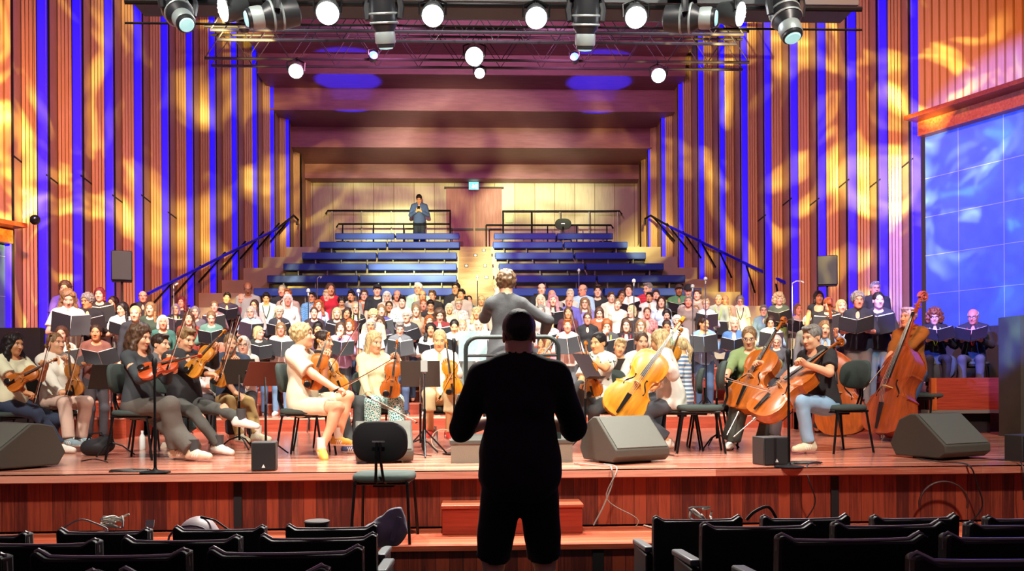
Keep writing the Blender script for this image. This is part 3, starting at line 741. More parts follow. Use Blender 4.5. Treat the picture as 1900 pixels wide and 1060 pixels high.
# ---------------------------------------------------------------- head
def head_prims(F, o, R, fem=False, mouth=0.0, jaw=1.0, neck=True, nk=None):
    """head centre o (eye height), R columns: right, back, up"""
    o = A3(o); R = A3(R); T = lambda *v: o + R @ A3(v)
    F.ell(T(0, .014, .034), (.075, .094, .084), .02, R)
    F.ell(T(0, -.028, -.03), (.060 * (1 if not fem else .97), .064, .088), .03, R)
    F.ell(T(0, -.02, -.068), (.052 * jaw, .06, .05), .03, R)
    F.ell(T(0, -.066, -.102), (.024 * jaw, .022, .018), .03, R)
    for s in (-1, 1):
        F.ell(T(s * .036, -.066, -.03), (.022, .02, .02), .03, R)
    F.cone(T(-.036, -.079, .022), T(.036, -.079, .022), .010, .010, .02)
    for s in (-1, 1): F.ell(T(s * .032, -.098, .001), (.019, .014, .010), .010, R, 's')
    for s in (-1, 1): F.ell(T(s * .031, -.077, .0), (.0145, .0125, .0115), .003, R)
    F.cone(T(0, -.086, .006), T(0, -.112, -.034), .0075, .0125, .012)
    for s in (-1, 1): F.ell(T(s * .012, -.098, -.038), (.009, .010, .008), .006, R)
    if mouth: F.ell(T(0, -.098, -.07), (.016, .02, .006 + mouth), .006, R, 's')
    F.ell(T(0, -.0895, -.0615 + mouth * .3), (.023, .011, .0062), .006, R)
    F.ell(T(0, -.0870, -.0735 - mouth), (.020, .011, .0068), .006, R)
    for s in (-1, 1):
        F.ell(T(s * .073, .014, -.008), (.009, .019, .031), .008, R); F.ell(T(s * .083, .008, -.006), (.006, .010, .018), .004, R, 's')
def face_attr(P, o, R, brow=True):
    q = (P - A3(o)) @ A3(R); x, y, z = np.abs(q[:, 0]), q[:, 1], q[:, 2]; fr = y < -.055
    A = np.zeros((len(P), 4), np.float32)
    sm = lambda d, w=.003: np.clip(.5 - d / w, 0, 1)
    A[:, 0] = sm(np.sqrt((x / .024) ** 2 + ((z + .0675) / .0125) ** 2) - 1, .5) * fr
    A[:, 1] = np.maximum(sm(np.sqrt(((x - .031) / .0075) ** 2 + (z / .0085) ** 2) - 1, .5), sm(np.sqrt(((x - .031) / .019) ** 2 + ((z - .0075) / .0036) ** 2) - 1, .6)) * fr
    A[:, 3] = sm(np.sqrt(((x - .031) / .0155) ** 2 + ((z + .0005) / .0075) ** 2) - 1, .4) * fr * (1 - A[:, 1])
    if brow: A[:, 2] = .75 * sm(np.sqrt(((x - .034) / .021) ** 2 + ((z - .0235 + (x - .034) ** 2 * 5) / .0046) ** 2) - 1, .6) * fr
    return A
HAIRS = {}
def hair_mesh(st):
    if st in HAIRS: return HAIRS[st]
    F = Field(); I = np.eye(3)
    base = lambda g=0: F.ell((0, .016, .036), (.084 + g, .104 + g, .095 + g), .01)
    face = lambda top=.0: F.ell((0, -.105, -.045), (.072 - top * .25, .082, .098 + top), .018, None, 's')
    ears = lambda: [F.ell((s * .09, -.012, -.03), (.034, .036, .042), .012, None, 's') for s in (-1, 1)]
    nape = lambda z=-.062: F.cut((0, .05, z), (0, .25, 1))
    n = (.0012, 90); h = .0065
    if st in ('short', 'crop'):
        base(-.004 if st == 'crop' else 0); face(.030 if st == 'crop' else .020); ears(); nape()
        if st == 'short': F.ell((.0, -.055, .098), (.062, .045, .026), .02)
    elif st == 'quiff':
        base(0); face(.02); ears(); nape(); F.ell((0, -.05, .108), (.066, .055, .034), .02); n = (.004, 95)
    elif st == 'bald':
        base(-.003); face(.02); ears(); nape(); F.ell((0, -.03, .10), (.10, .115, .085), .01, None, 's')
    elif st == 'curlshort':
        base(.012); face(.012); nape(-.08); n = (.007, 120)
    elif st == 'bob':
        base(.004)
        for s in (-1, 1): F.cone((s * .068, .012, .03), (s * .076, .0, -.10), .03, .026, .03)
        F.ell((0, .06, -.05), (.078, .055, .075), .03); face(.022); F.cut((0, 0, -.125), (0, .15, 1))
    elif st == 'straight':
        base(.003)
        for s in (-1, 1): F.cone((s * .068, .012, .03), (s * .082, -.01, -.24), .028, .03, .03)
        F.cone((0, .065, .0), (0, .085, -.27), .06, .05, .04); F.ell((0, .06, -.1), (.085, .05, .12), .03); face(.028)
    elif st == 'wavy':
        base(.01)
        for s in (-1, 1): F.cone((s * .072, .012, .03), (s * .098, -.02, -.2), .034, .042, .03)
        F.ell((0, .075, -.08), (.10, .06, .16), .03); face(.026); n = (.008, 70)
    elif st == 'afro':
        base(.022)
        for s in (-1, 1): F.ell((s * .085, .02, -.03), (.05, .075, .09), .03)
        F.ell((0, .07, -.03), (.11, .075, .10), .03); F.ell((0, -.11, -.05), (.066, .08, .095), .016, None, 's'); n = (.011, 95)
    elif st in ('bun', 'tied', 'pony', 'low'):
        base(-.001); face(.034); ears(); nape()
        if st == 'bun': F.ell((0, .10, .07), (.042, .04, .042), .012)
        if st == 'low': F.ell((0, .118, -.02), (.042, .036, .04), .012)
        if st == 'pony': F.cone((0, .105, .04), (0, .145, -.04), .026, .032, .012); F.cone((0, .145, -.04), (0, .135, -.2), .032, .012, .02)
        if st == 'tied': F.cone((0, .09, .0), (0, .10, -.07), .032, .026, .02)
    elif st == 'cap':
        base(.004); F.ell((0, -.09, -.075), (.085, .1, .10), .01, None, 's'); F.cut((0, 0, .012), (0, .1, 1)); n = (0, 1)
        F.ell((0, -.10, .045), (.062, .055, .010), .01)
    if n[0]: F.noise(n[0], n[1], 3)
    if st in ('short', 'bob', 'straight', 'tied', 'bun', 'pony', 'low', 'quiff', 'wavy'): F.noise(.0022, 160, 8)
    P, Q = F.mesh(h); HAIRS[st] = to_mesh('hair_' + st, P, Q); return HAIRS[st]
def beard_mesh():
    if 'beard' not in HAIRS:
        F = Field(); F.ell((0, -.025, -.072), (.056, .066, .052), .02); F.ell((0, -.068, -.104), (.028, .025, .022), .02)
        F.ell((0, -.086, -.048), (.028, .014, .007), .01)
        F.ell((0, -.100, -.067), (.018, .02, .0085), .006, None, 's'); F.cut((0, 0, -.035), (0, .5, -1)); F.cut((0, .015, 0), (0, -1, 0)); F.noise(.0015, 140)
        P, Q = F.mesh(.006); HAIRS['beard'] = to_mesh('beard', P, Q)
    return HAIRS['beard']
def _shared(key, fn):
    if key not in HAIRS:
        o = fn(); HAIRS[key] = o.data; bpy.data.objects.remove(o)
    return HAIRS[key]
def glasses_mesh():
    def mk():
        mb = MB()
        for s in (-1, 1):
            mb.tube([(s * .033 + .021 * math.cos(a), -.104 + .004 * abs(math.cos(a)), .001 + .016 * math.sin(a)) for a in np.linspace(0, 2 * PI, 17)], .0022, 5, False)
            mb.tube([(s * .053, -.100, .006), (s * .074, -.06, .008), (s * .08, .012, .004)], .0018, 5)
        mb.tube([(-.012, -.106, .004), (.012, -.106, .004)], .0018, 5)
        return mb.build('glasses', None)
    return _shared('glasses', mk)
def shoe_mesh(st='sneaker'):
    key = 'shoe_' + st
    if key not in HAIRS:
        F = Field()
        F.cone((0, .055, -.045), (0, -.10, -.05), .041, .040, .02); F.cone((0, -.10, -.05), (0, -.165, -.056), .040, .034, .02); F.cone((0, .03, .0), (0, -.03, -.03), .042, .04, .03)
        F.cut((0, 0, -.082), (0, 0, 1)); F.cut((0, .02, .022), (0, -.1, -1))
        P, Q = F.mesh(.008)
        me = to_mesh(key, P, Q); me.materials.append(M('sole_white' if st == 'sneaker' else 'sole_dark', 'e4e0d4' if st == 'sneaker' else '201a18', .6))
        if st == 'sneaker': me.materials.append(M('shoe_stripe', 'f4f0e6', .6))
        z = P[Q].mean(1)
        mi = np.where(z[:, 2] < -.064, 1, 0)
        if st == 'sneaker': mi = np.where((mi == 0) & (np.abs(z[:, 0]) > .024) & (z[:, 2] < -.02) & (np.abs(z[:, 1] + .04) < .036) & (np.floor((z[:, 1] + z[:, 2] * .5) / .012).astype(int) % 2 == 0), 2, mi)
        me.polygons.foreach_set('material_index', mi.astype(np.int32)); HAIRS[key] = me
    return HAIRS[key]

# ---------------------------------------------------------------- the figure
def ik(a, b, l1, l2, hint):
    a, b = A3(a), A3(b); d = b - a; L = np.linalg.norm(d); mx = (l1 + l2) * .998
    if L > mx: b = a + d / L * mx; d = b - a; L = mx
    L = max(L, abs(l1 - l2) + .02); u = nv(d)
    x = (l1 * l1 - l2 * l2 + L * L) / (2 * L); hgt = math.sqrt(max(l1 * l1 - x * x, 0)); h = A3(hint) - u * (A3(hint) @ u)
    return a + u * x + nv(h) * hgt, b
class Fig: pass
def figure(nm, fem=True, girth=1.0, pel=(0, 0, .93), up=(0, 0, 1), tyaw=0.0, hips=0.0, head=(0, 0, 0), hands=None, feet=None, top='long', neck='crew', legs='long',
           hem=-.07, loose=1.0, mouth=0.0, coat=False, h=.010, hf=.0055, fingers=True, hd_off=(0, 0, 0), collar=False, legw=1.0, shlen=.72):
    """unit figure 1.70 m tall, facing -Y, origin on the floor. Returns meshes in local space and the head matrix"""
    pel = A3(pel); U = nv(up)
    f0 = A3((math.sin(tyaw), -math.cos(tyaw), 0)); S = nv(np.cross(f0, U)) * -1   # S = the figure's left (+x)
    S = nv(np.cross(U, f0)); Fw = nv(np.cross(S, U)); Bk = -Fw
    R = np.stack([S, Bk, U], 1)
    hf0 = A3((math.sin(hips), -math.cos(hips), 0)); Hs = nv(np.cross((0, 0, 1), hf0))
    sw = .150 if fem else .178
    T = lambda s, f, u: pel + S * s + Fw * f + U * u
    nb = T(0, -.005, .515)
    ho = nb + U * .075 + A3((0, 0, .068)) + Fw * .028 + A3(hd_off)
    hy, hp, ht = head
    cy, sy = math.cos(tyaw + hy), math.sin(tyaw + hy)
    Rh = A3([[cy, -sy, 0], [sy, cy, 0], [0, 0, 1]]) @ A3([[1, 0, 0], [0, math.cos(hp), -math.sin(hp)], [0, math.sin(hp), math.cos(hp)]]) @ A3([[math.cos(ht), 0, math.sin(ht)], [0, 1, 0], [-math.sin(ht), 0, math.cos(ht)]])
    B = Field(); g = girth
    # trunk
    tr = lambda F, e=0.0: (F.ell(T(0, -.01, .35), ((.132 if fem else .152) * (.6 + .4 * g) + e, .098 * (.5 + .5 * g) + e, .185 + e), .05, R),
                           F.ell(T(0, .0 + .03 * (g - 1), .15), ((.108 if fem else .128) * g + e, .094 * g + e, .16 + e), .06, R),
                           F.ell(T(0, -.012, -.005), ((.152 if fem else .144) * (.5 + .5 * g) + e, .110 * (.5 + .5 * g) + e, .135 + e), .06, R),
                           F.cone(T(-sw + .02, -.012, .462), T(sw - .02, -.012, .462), .050 + e, .050 + e, .05),
                           [F.cone(T(0, -.015, .525), T(s * (sw - .01), -.012, .468), .046 + e, .046 + e, .04) for s in (-1, 1)],
                           [F.ell(T(s * .068, .072 + .02 * (g - 1), .335), (.062 + e, .052 + e, .062 + e), .045, R) for s in (-1, 1)] if fem else None)
    tr(B)
    B.cone(T(0, -.012, .49), ho + Rh @ A3((0, .022, -.055)), .050 if fem else .057, .049 if fem else .055, .025)
    head_prims(B, ho, Rh, fem, mouth, 1.0 if fem else 1.12)
    # arms
    C_ = Field()
    tr(C_, .011 * loose)
    if coat: pass
    C_.cone(T(0, -.005, .15), T(0, -.008, hem - .02), .001, .001, .01)
    if top != 'none':
        C_.ell(T(0, .0 + .03 * (g - 1), .04), ((.156 if fem else .156) * (.35 + .65 * g) + .016 * loose, .112 * (.4 + .6 * g) + .018 * loose, .26), .05, R)
        if coat:
            C_.cone(T(0, -.02, .1), T(0, -.05, hem + .03), .15, .20, .06)
        C_.cut(T(0, 0, hem), U)
    hands = hands or {}
    res = Fig(); res.hands = {}
    for s, key in ((1, 'L'), (-1, 'R')):
        sh = T(s * sw, -.012, .452)
        hdn = hands.get(key) or dict(pos=T(s * .24, .03, -.10), hint=(s * .5, .6, 0), d=(0, 0, -1), n=(-s, 0, 0), curl=.5)
        w = A3(hdn['pos']); el, w = ik(sh, w, .285, .25, hdn.get('hint', (s * .5, .4, -1)))
        B.cone(sh, el, .047 if fem else .052, .037 if fem else .041, .022); B.ell(sh + (el - sh) * .45, (.046,) * 3, .03)
        B.cone(el, w, .038 if fem else .043, .026 if fem else .029, .02)
        d, n = nv(hdn.get('d', w - el)), A3(hdn.get('n', (0, 0, -1))); n = nv(n - d * (n @ d)); sd = np.cross(d, n) * (1 if key == 'R' else -1)
        Rm = np.stack([sd, n, d], 1); cu = hdn.get('curl', .5)
        B.ell(w + d * .05, (.041, .017, .055), .012, Rm); B.cone(w, w + d * .05, .025, .028, .015)
        if fingers:
            for j, (o_, ln) in enumerate(((.031, .074), (.0105, .083), (-.0105, .077), (-.030, .062))):
                b0 = w + d * (.088 - .004 * abs(j - 1.3)) + sd * o_; r = .0088
                q = b0
                for kk, (fr, an) in enumerate(((.42, cu * .75), (.32, cu * 1.7), (.26, cu * 2.3))):
                    e = q + (d * math.cos(an) + n * math.sin(an) + sd * o_ * 1.2) * ln * fr; B.cone(q, e, r - kk * .0007, r - .0007 - kk * .0007, .004); q = e
            t0 = w + d * .028 + sd * .026; t1 = t0 + nv(d * .6 + sd * .7 + n * (.3 + .3 * cu)) * .045; t2 = t1 + nv(d * .9 + sd * (.35 - .4 * cu) + n * (.3 + .5 * cu)) * .036
            B.cone(t0, t1, .013, .0105, .008); B.cone(t1, t2, .0105, .0085, .004)
        res.hands[key] = (w, d, n)
        if top == 'long':
            lo_ = .010 * loose
            C_.cone(sh, el, .050 + lo_, .042 + lo_, .022); C_.cone(el, el + (w - el) * .93, .044 + lo_, .033 + lo_, .02, 1)
        elif top == 'short':
            C_.cone(sh, sh + (el - sh) * .72, .053 + .010 * loose, .056 + .014 * loose, .022, 1)
        elif top == 'roll':
            C_.cone(sh, el, .052 + .01 * loose, .046 + .01 * loose, .04); C_.cone(el, el + (w - el) * .25, .046 + .008 * loose, .047, .02, 1)
        elif top == 'sleeveless':
            C_.cone(sh, sh + (el - sh) * .1, .055, .05, .03, 1)
    # neckline
    na, nb2 = T(0, -.004, .50), ho + Rh @ A3((0, .022, -.03))
    nd = nv(nb2 - na)
    if neck in ('collar', 'high'):
        C_.cone(na - nd * .01, na + nd * (.052 if neck == 'collar' else .075), .072, .068, .015, 1)
    C_.cone(na - nd * .03, na + nd * .2, .059 if neck in ('collar', 'high') else .066, .066, .004, 0, 's')
    if neck == 'crew': C_.ell(T(0, .05, .508), (.072, .06, .042), .01, R, 's')
    if neck in ('v', 'collar'): C_.ell(T(0, .115, .46), (.042 if neck == 'v' else .03, .07, .10 if neck == 'v' else .07), .012, R, 's')
    if neck == 'scoop': C_.ell(T(0, .10, .46), (.105, .09, .08), .012, R, 's')
    # legs
    Tr = Field()
    Tr.ell(T(0, -.012, -.005), ((.152 if fem else .144) * (.5 + .5 * g) + .010, .110 * (.5 + .5 * g) + .010, .135), .05, R); Tr.cut(T(0, 0, .10), -U)
    feet = feet or {}; res.feet = {}
    for s, key in ((1, 'L'), (-1, 'R')):
        hj = pel + Hs * s * .088 + A3((0, 0, -.03)); ft = feet.get(key) or dict(pos=pel * (1, 1, 0) + Hs * s * .10 + A3((0, .02, .085)), hint=hf0, toe=hf0 + Hs * s * .25)
        kn, an = ik(hj, ft['pos'], .425, .42, ft.get('hint', hf0))
        B.cone(hj, kn, .080 * (.5 + .5 * g), .053, .05); B.cone(kn, an, .052, .036, .03); B.ell(kn + (an - kn) * .32 + A3((0, .012, 0)), (.05, .052, .09), .03)
        B.cone(an, an + A3((0, 0, -.03)), .036, .034, .02)
        if legs == 'long':
            Tr.cone(hj, kn, .094 * (.5 + .5 * g), .068 * legw, .05); Tr.cone(kn, an + (kn - an) * .03, .068 * legw, .058 * legw * (1 + .5 * (legw - 1)), .03, 1)
        elif legs == 'shorts':
            Tr.cone(hj, hj + (kn - hj) * shlen, .098, .086, .05, 1)
        elif legs == 'crop':
            Tr.cone(hj, kn, .096, .074, .05); Tr.cone(kn, kn + (an - kn) * .45, .074, .072, .03, 1)
        toe = nv(ft.get('toe', hf0)); res.feet[key] = (an, toe, ft.get('roll', 0.0))
    C_.noise(.0035 * loose, 34, 5); Tr.noise(.0035, 30, 9)
    ext = .19
    P, Q = B.mesh(h, (ho - ext * A3((.75, .9, 1)) , ho + ext * A3((.75, .9, .9))), hf)
    res.body = to_mesh(nm + '_body', P, Q, attr=face_attr(P, ho, Rh))
    P, Q = C_.mesh(.012); res.top = to_mesh(nm + '_top', P, Q)
    P, Q = Tr.mesh(.013); res.legs = to_mesh(nm + '_legs', P, Q)
    M4 = Matrix.Identity(4)
    for i in range(3):
        for j in range(3): M4[i][j] = Rh[i, j]
        M4[i][3] = ho[i]
    res.head = M4; res.T = T; res.U, res.S, res.F = U, S, Fw; res.nb = nb
    return res
def shoe_mat(an, toe):
    t = Vector(toe).normalized(); y = -t; z = Vector((0, 0, 1)); x = y.cross(z)
    x = x.normalized() if x.length > .05 else Vector((1, 0, 0)); z = x.cross(y)
    m_ = Matrix.Identity(4)
    for i in range(3): m_[i][0], m_[i][1], m_[i][2], m_[i][3] = x[i], y[i], z[i], an[i]
    return m_
TOPN = {}
def person(fig, label, loc, rz, s=1.0, sk='f', hair=('short', 'br'), top='333333', legs='24262c', shoes=None, topname='top', legname='trousers', glasses=False, beard=False, lany=None, group=None, sock=None, shoe_st='sneaker'):
    t = thing('person', label, 'person', loc, rz, group); t.scale = (s, s, s)
    cm = lambda c: c if not isinstance(c, (str, tuple)) else (cloth(*c) if isinstance(c, tuple) else cloth(c))
    add_obj('body', fig.body, t, skin(SKINS.get(sk, sk)))
    add_obj(topname, fig.top, t, cm(top))
    if legs: add_obj(legname, fig.legs, t, cm(legs))
    if hair and hair[0] != 'none': add_obj('hair' if hair[0] != 'cap' else 'cap', hair_mesh(hair[0]), t, hairm(HC.get(hair[1], hair[1])) if hair[0] != 'cap' else cloth(HC.get(hair[1], hair[1])), fig.head)
    if beard: add_obj('beard', beard_mesh(), t, hairm(HC.get(hair[1], hair[1])), fig.head)
    if glasses: add_obj('glasses', glasses_mesh(), t, M('spectacle_frame', '2a1c18', .3), fig.head)
    if lany:
        T = fig.T; mb = MB()
        for sg in (-1, 1): mb.tube([T(sg * .07, -.02, .535), T(sg * .074, .088, .47), T(sg * .066, .132, .40), T(sg * .05, .15, .33), T(sg * .02, .148, .25), T(sg * .004, .14, .2)], .0075, 6)
        mb.build('lanyard', M('lanyard_' + lany, lany, .6), t)
    if shoes:
        for k in ('L', 'R'):
            an, toe, rl = fig.feet[k]
            add_obj('shoe', shoe_mesh(shoe_st), t, M('shoe_' + shoes, shoes, .6), shoe_mat(an, toe))
            if sock:
                mb = MB(); mb.tube([Vector(an) + Vector((0, 0, -.02)), Vector(an) + Vector((0, 0, .10))], [.044, .048], 12); mb.build('sock', cloth(sock), t)
    return t
# ================================================================== instruments and platform furniture
varnish = {}
def varn(h):
    k = 'varnish_' + h
    if k in _M: return _M[k]
    mt = wood(k, h, h, 'Y', stretch=9, rough=.34, coat=.2)
    N, L = nodes_of(mt); r = [n for n in N if n.type == 'VALTORGB'][0]; c = C(h)
    r.color_ramp.elements[0].color = tuple(x * .62 for x in c[:3]) + (1,); r.color_ramp.elements[1].color = tuple(min(1, x * 1.35) for x in c[:3]) + (1,)
    return mt
ebony = M('ebony', '17120f', .3); string_m = M('string_steel', 'd8d4c8', .25, .8); maple = M('bridge_maple', 'e0b878', .5); bowhair = M('bow_hair', 'f0ead8', .5); bowwood = M('bow_stick', '6a3018', .3)
OUT_V = [(0, 0), (.10, .003), (.19, .03), (.255, .095), (.287, .19), (.282, .275), (.252, .355), (.246, .392), (.263, .405), (.215, .435), (.172, .50), (.163, .57), (.182, .635), (.222, .675), (.214, .70), (.232, .755), (.236, .83), (.214, .91), (.16, .967), (.08, .996), (.03, 1.0)]
OUT_B = [(0, 0), (.11, .003), (.205, .032), (.275, .10), (.305, .19), (.298, .275), (.262, .355), (.25, .388), (.268, .40), (.215, .435), (.178, .50), (.172, .57), (.192, .63), (.226, .665), (.214, .69), (.228, .74), (.222, .80), (.182, .865), (.125, .925), (.075, .975), (.04, 1.0)]
def outline(pts, L):
    r = [(x * L, y * L) for x, y in pts]; return r + [(-x, y) for x, y in reversed(r[1:])]
def strings(kind, label, L, depth, arch, neck, col, fb=None):
    """fiddle family, local frame: y from the tail up the neck, x across, z out of the belly; origin at the tail end"""
    bass = kind == 'double_bass'; big = kind in ('cello', 'double_bass')
    cat = {'violin': 'violin', 'viola': 'viola', 'cello': 'cello', 'double_bass': 'double bass'}[kind]
    t = thing(kind, label, cat)
    vm = varn(col); O = outline(OUT_B if bass else OUT_V, L); n = len(O)
    mb = MB(); vs = []; fs = []
    def plate(z0, sg, off):
        rings = ((1.025, 0), (1.03, .06), (1.0, .12), (.93, .06), (.82, .40), (.62, .78), (.36, .95), (.12, 1.0))
        if sg < 0: rings = ((1.025, 0), (1.03, .06), (1.0, .12), (.9, .3), (.62, .8), (.3, 1.0), (.1, 1.0))
        for i, (s_, h_) in enumerate(rings):
            for x, y in O: vs.append((x * s_, L * .5 + (y - L * .5) * (1 + (s_ - 1) * .8), z0 + sg * arch * h_))
        for i in range(len(rings) - 1):
            for j in range(n): fs.append((off + i * n + j, off + i * n + (j + 1) % n, off + (i + 1) * n + (j + 1) % n, off + (i + 1) * n + j))
        k = off + (len(rings) - 1) * n; fs.append(tuple(k + j for j in range(n))); return off + len(rings) * n
    o1 = plate(depth / 2, 1, 0); mb.add(vs, fs); vs = []; fs = []
    belly = mb.build('belly', vm, t, smooth=50)
    mb = MB(); plate(-depth / 2, -1, 0); mb.add(vs, fs); mb.build('back', vm, t, smooth=50)
    mb = MB(); vs = []; fs = []
    for x, y in O: vs += [(x, y, depth / 2 + arch * .03), (x, y, -depth / 2 - arch * .03)]
    for j in range(n): k = (j + 1) % n; fs.append((2 * j, 2 * k, 2 * k + 1, 2 * j + 1))
    mb.add(vs, fs).build('ribs', varn(col) if not big else vm, t, smooth=40)
    w = L * (.06 if not big else .055); zt = depth / 2 + arch
    # f-holes
    for s in (-1, 1):
        mb = MB(); pts = []
        for a in np.linspace(0, 1, 15):
            y = L * (.40 + .2 * a); x = s * L * (.118 + .03 * math.cos(a * PI) + .012 * math.sin(a * 2 * PI))
            pts.append((x, y, depth / 2 + arch * (.80 - .12 * math.cos(a * PI))))
        mb.tube(pts, [L * r for r in (.013, .009, .006, .0065, .0075, .0085, .009, .009, .009, .0085, .0075, .0065, .006, .009, .012)], 6); mb.build('f_hole', dark_gap, belly)
    ny = L + neck
    mb = MB(); mb.tube([(0, L * .97, depth * .15), (0, L * 1.05, depth / 2 - w * .1), (0, ny, depth / 2 + w * .15)], [w * .55, w * .36, w * .30], 10)
    if big: mb.tube([(0, L * .985, -depth * .42), (0, L * 1.0, depth * .2), (0, L * 1.06, depth / 2)], [w * .5, w * .5, w * .4], 10)
    pb = L * .19
    mb.prism([(-w * .28, 0), (w * .28, 0), (w * .22, pb), (-w * .22, pb)], -w * .45, w * .2, lambda u, v, q: (u, ny + v, depth / 2 + q * 1.0 - v * .10))
    cx_, cz = ny + pb + w * .35, depth / 2 - pb * .10 - w * .55; sp = []; rr = []
    for a in np.linspace(0, 4.3 * PI, 44):
        f = a / (4.3 * PI); r = w * (.98 * (1 - f) + .14); sp.append((w * .02, cx_ + r * math.cos(PI / 2 + .35 - a) * -1 * -1, cz + r * math.sin(PI / 2 + .35 - a))); rr.append(w * (.27 - .12 * f))
    for sx in (-.22, 0, .22): mb.tube([(sx * w * (1 + .02 * i), y, z) for i, (x, y, z) in enumerate(sp)], rr, 7)
    nk = mb.build('neck_and_scroll', vm, t, smooth=50)
    if bass or big or kind == 'violin' or True:
        for i in range(4):
            y = ny + pb * (.18 + .2 * i); s = 1 if i % 2 else -1; z = depth / 2 - w * .1 - (y - ny) * .10
            mb = MB(); mb.tube([(-s * w * .4, y, z), (s * w * .75, y, z)], w * .09, 6); mb.tube([(s * w * .75, y, z), (s * w * 1.15, y, z)], [w * .22, w * .18], 8); mb.build('tuning_peg', ebony if not bass else M('brass', 'c8a860', .3, .8), t)
    fe = L * (.62 if not big else .60); zb = zt + L * (.075 if not big else .085)
    mb = MB(); mb.prism([(-w * .55, 0), (w * .55, 0), (w * .32, 1), (-w * .32, 1)], -.12 * w, .18 * w, lambda u, v, q: (u, fe + (ny - fe) * v, (zb - (zb - depth / 2 - w * .35) * (.30 + .7 * v)) + q)); mb.build('fingerboard', ebony, t, bev=w * .05)
    yb = L * .50
    MB().prism([(-w * 1.0, 0), (-w * .6, zb - zt), (-w * .3, zb - zt + w * .15), (w * .3, zb - zt + w * .15), (w * .6, zb - zt), (w * 1.0, 0), (w * .5, 0), (w * .3, w * .3), (-w * .3, w * .3), (-w * .5, 0)], -w * .09, w * .09, lambda u, v, q: (u, yb + q, zt - arch * .05 + v)).build('bridge', maple, t)
    MB().prism([(-w * .30, 0), (w * .30, 0), (w * .62, L * .30), (-w * .62, L * .30)], -w * .1, w * .12, lambda u, v, q: (u, L * .02 + v, zt - arch * .55 + (zb - zt) * .35 + v * .22 * (1 if not big else .5) + q)).build('tailpiece', ebony, t, bev=w * .06)
    mb = MB()
    for i in range(4):
        u = (i - 1.5) / 1.5
        mb.tube([(u * w * .45, L * .31, zt + (zb - zt) * .5), (u * w * .62, yb, zb + w * .16), (u * w * .22, ny + .01, depth / 2 + w * .45)], max(.0009, L * .0022), 5)
    mb.build('strings', string_m, t)
    if not big:
        mb = MB(); mb.lathe([(.002, 0), (.032, .002), (.034, .012), (.024, .017), (.002, .012)], c=(-L * .12, L * .09, zt - arch * .3), n=16); mb.build('chin_rest', ebony, t, smooth=50)
    else:
        mb = MB(); mb.tube([(0, L * .01, 0), (0, -L * (.42 if not bass else .16), 0)], .006 if not bass else .009, 8); mb.lathe([(w * .5, 0), (w * .4, .03)], c=(0, -.02, 0), R=Rx(PI / 2)); mb.build('endpin', string_m, t)
    return t
def orient(P, up, face):
    """matrix with y along `up`, z nearest `face`, origin P"""
    y = Vector(up).normalized(); z = Vector(face); z = (z - y * z.dot(y)).normalized(); x = y.cross(z)
    m_ = Matrix.Identity(4)
    for i in range(3): m_[i][0], m_[i][1], m_[i][2], m_[i][3] = x[i], y[i], z[i], P[i]
    return m_
violin0 = strings('violin', '-', .36, .032, .017, .135, 'b8641c')
cello0 = strings('cello', '-', .755, .115, .03, .27, 'b5631a')
bass0 = strings('double_bass', '-', 1.12, .19, .045, .46, 'b4571c')
USED = set()
def play(proto, label, tail, up, face, s=1.0, col=None, group='violins and violas in the orchestra', kind=None):
    m_ = orient(tail, up, face) @ Matrix.Scale(s, 4)
    if proto.name not in USED: USED.add(proto.name); proto.matrix_world = m_; proto['label'] = label; o = proto
    else: o = dup(proto, mw=m_, label=label)
    if kind: o.name = kind; o['category'] = kind
    if group: o['group'] = group
    if col:
        for ch in o.children:
            if ch.name.split('.')[0] in ('belly', 'back', 'ribs', 'neck_and_scroll'): slot(ch, varn(col))
    return o
def make_bow():
    t = thing('violin_bow', '-', 'bow'); L = .74
    MB().tube([(0, y * L, .012 + .010 * (2 * y - 1) ** 2) for y in np.linspace(0, 1, 9)], [.0048] * 5 + [.0042, .004, .0038, .0036], 6).build('stick', bowwood, t)
    MB().box((0, L * .5, .0), (.011, L * .93, .0018)).build('bow_hair', bowhair, t)
    MB().box((0, .045, .009), (.011, .055, .02)).build('frog', ebony, t, bev=.002)
    MB().prism([(0, 0), (.02, 0), (.006, .024), (-.006, .024)], -.005, .005, lambda u, v, q: (q, L * .965 + u, v)).build('tip', ebony, t)
    return t
bow0 = make_bow(); _bowused = []
def bow(label, frog, tip, hair=(0, -1, 0), s=1.0):
    m_ = orient(frog, Vector(tip) - Vector(frog), -Vector(hair)) @ Matrix.Scale(s, 4)
    if not _bowused: _bowused.append(1); bow0.matrix_world = m_; bow0['label'] = label; bow0['group'] = 'bows held by the string players'; return bow0
    return dup(bow0, mw=m_, label=label, group='bows held by the string players')

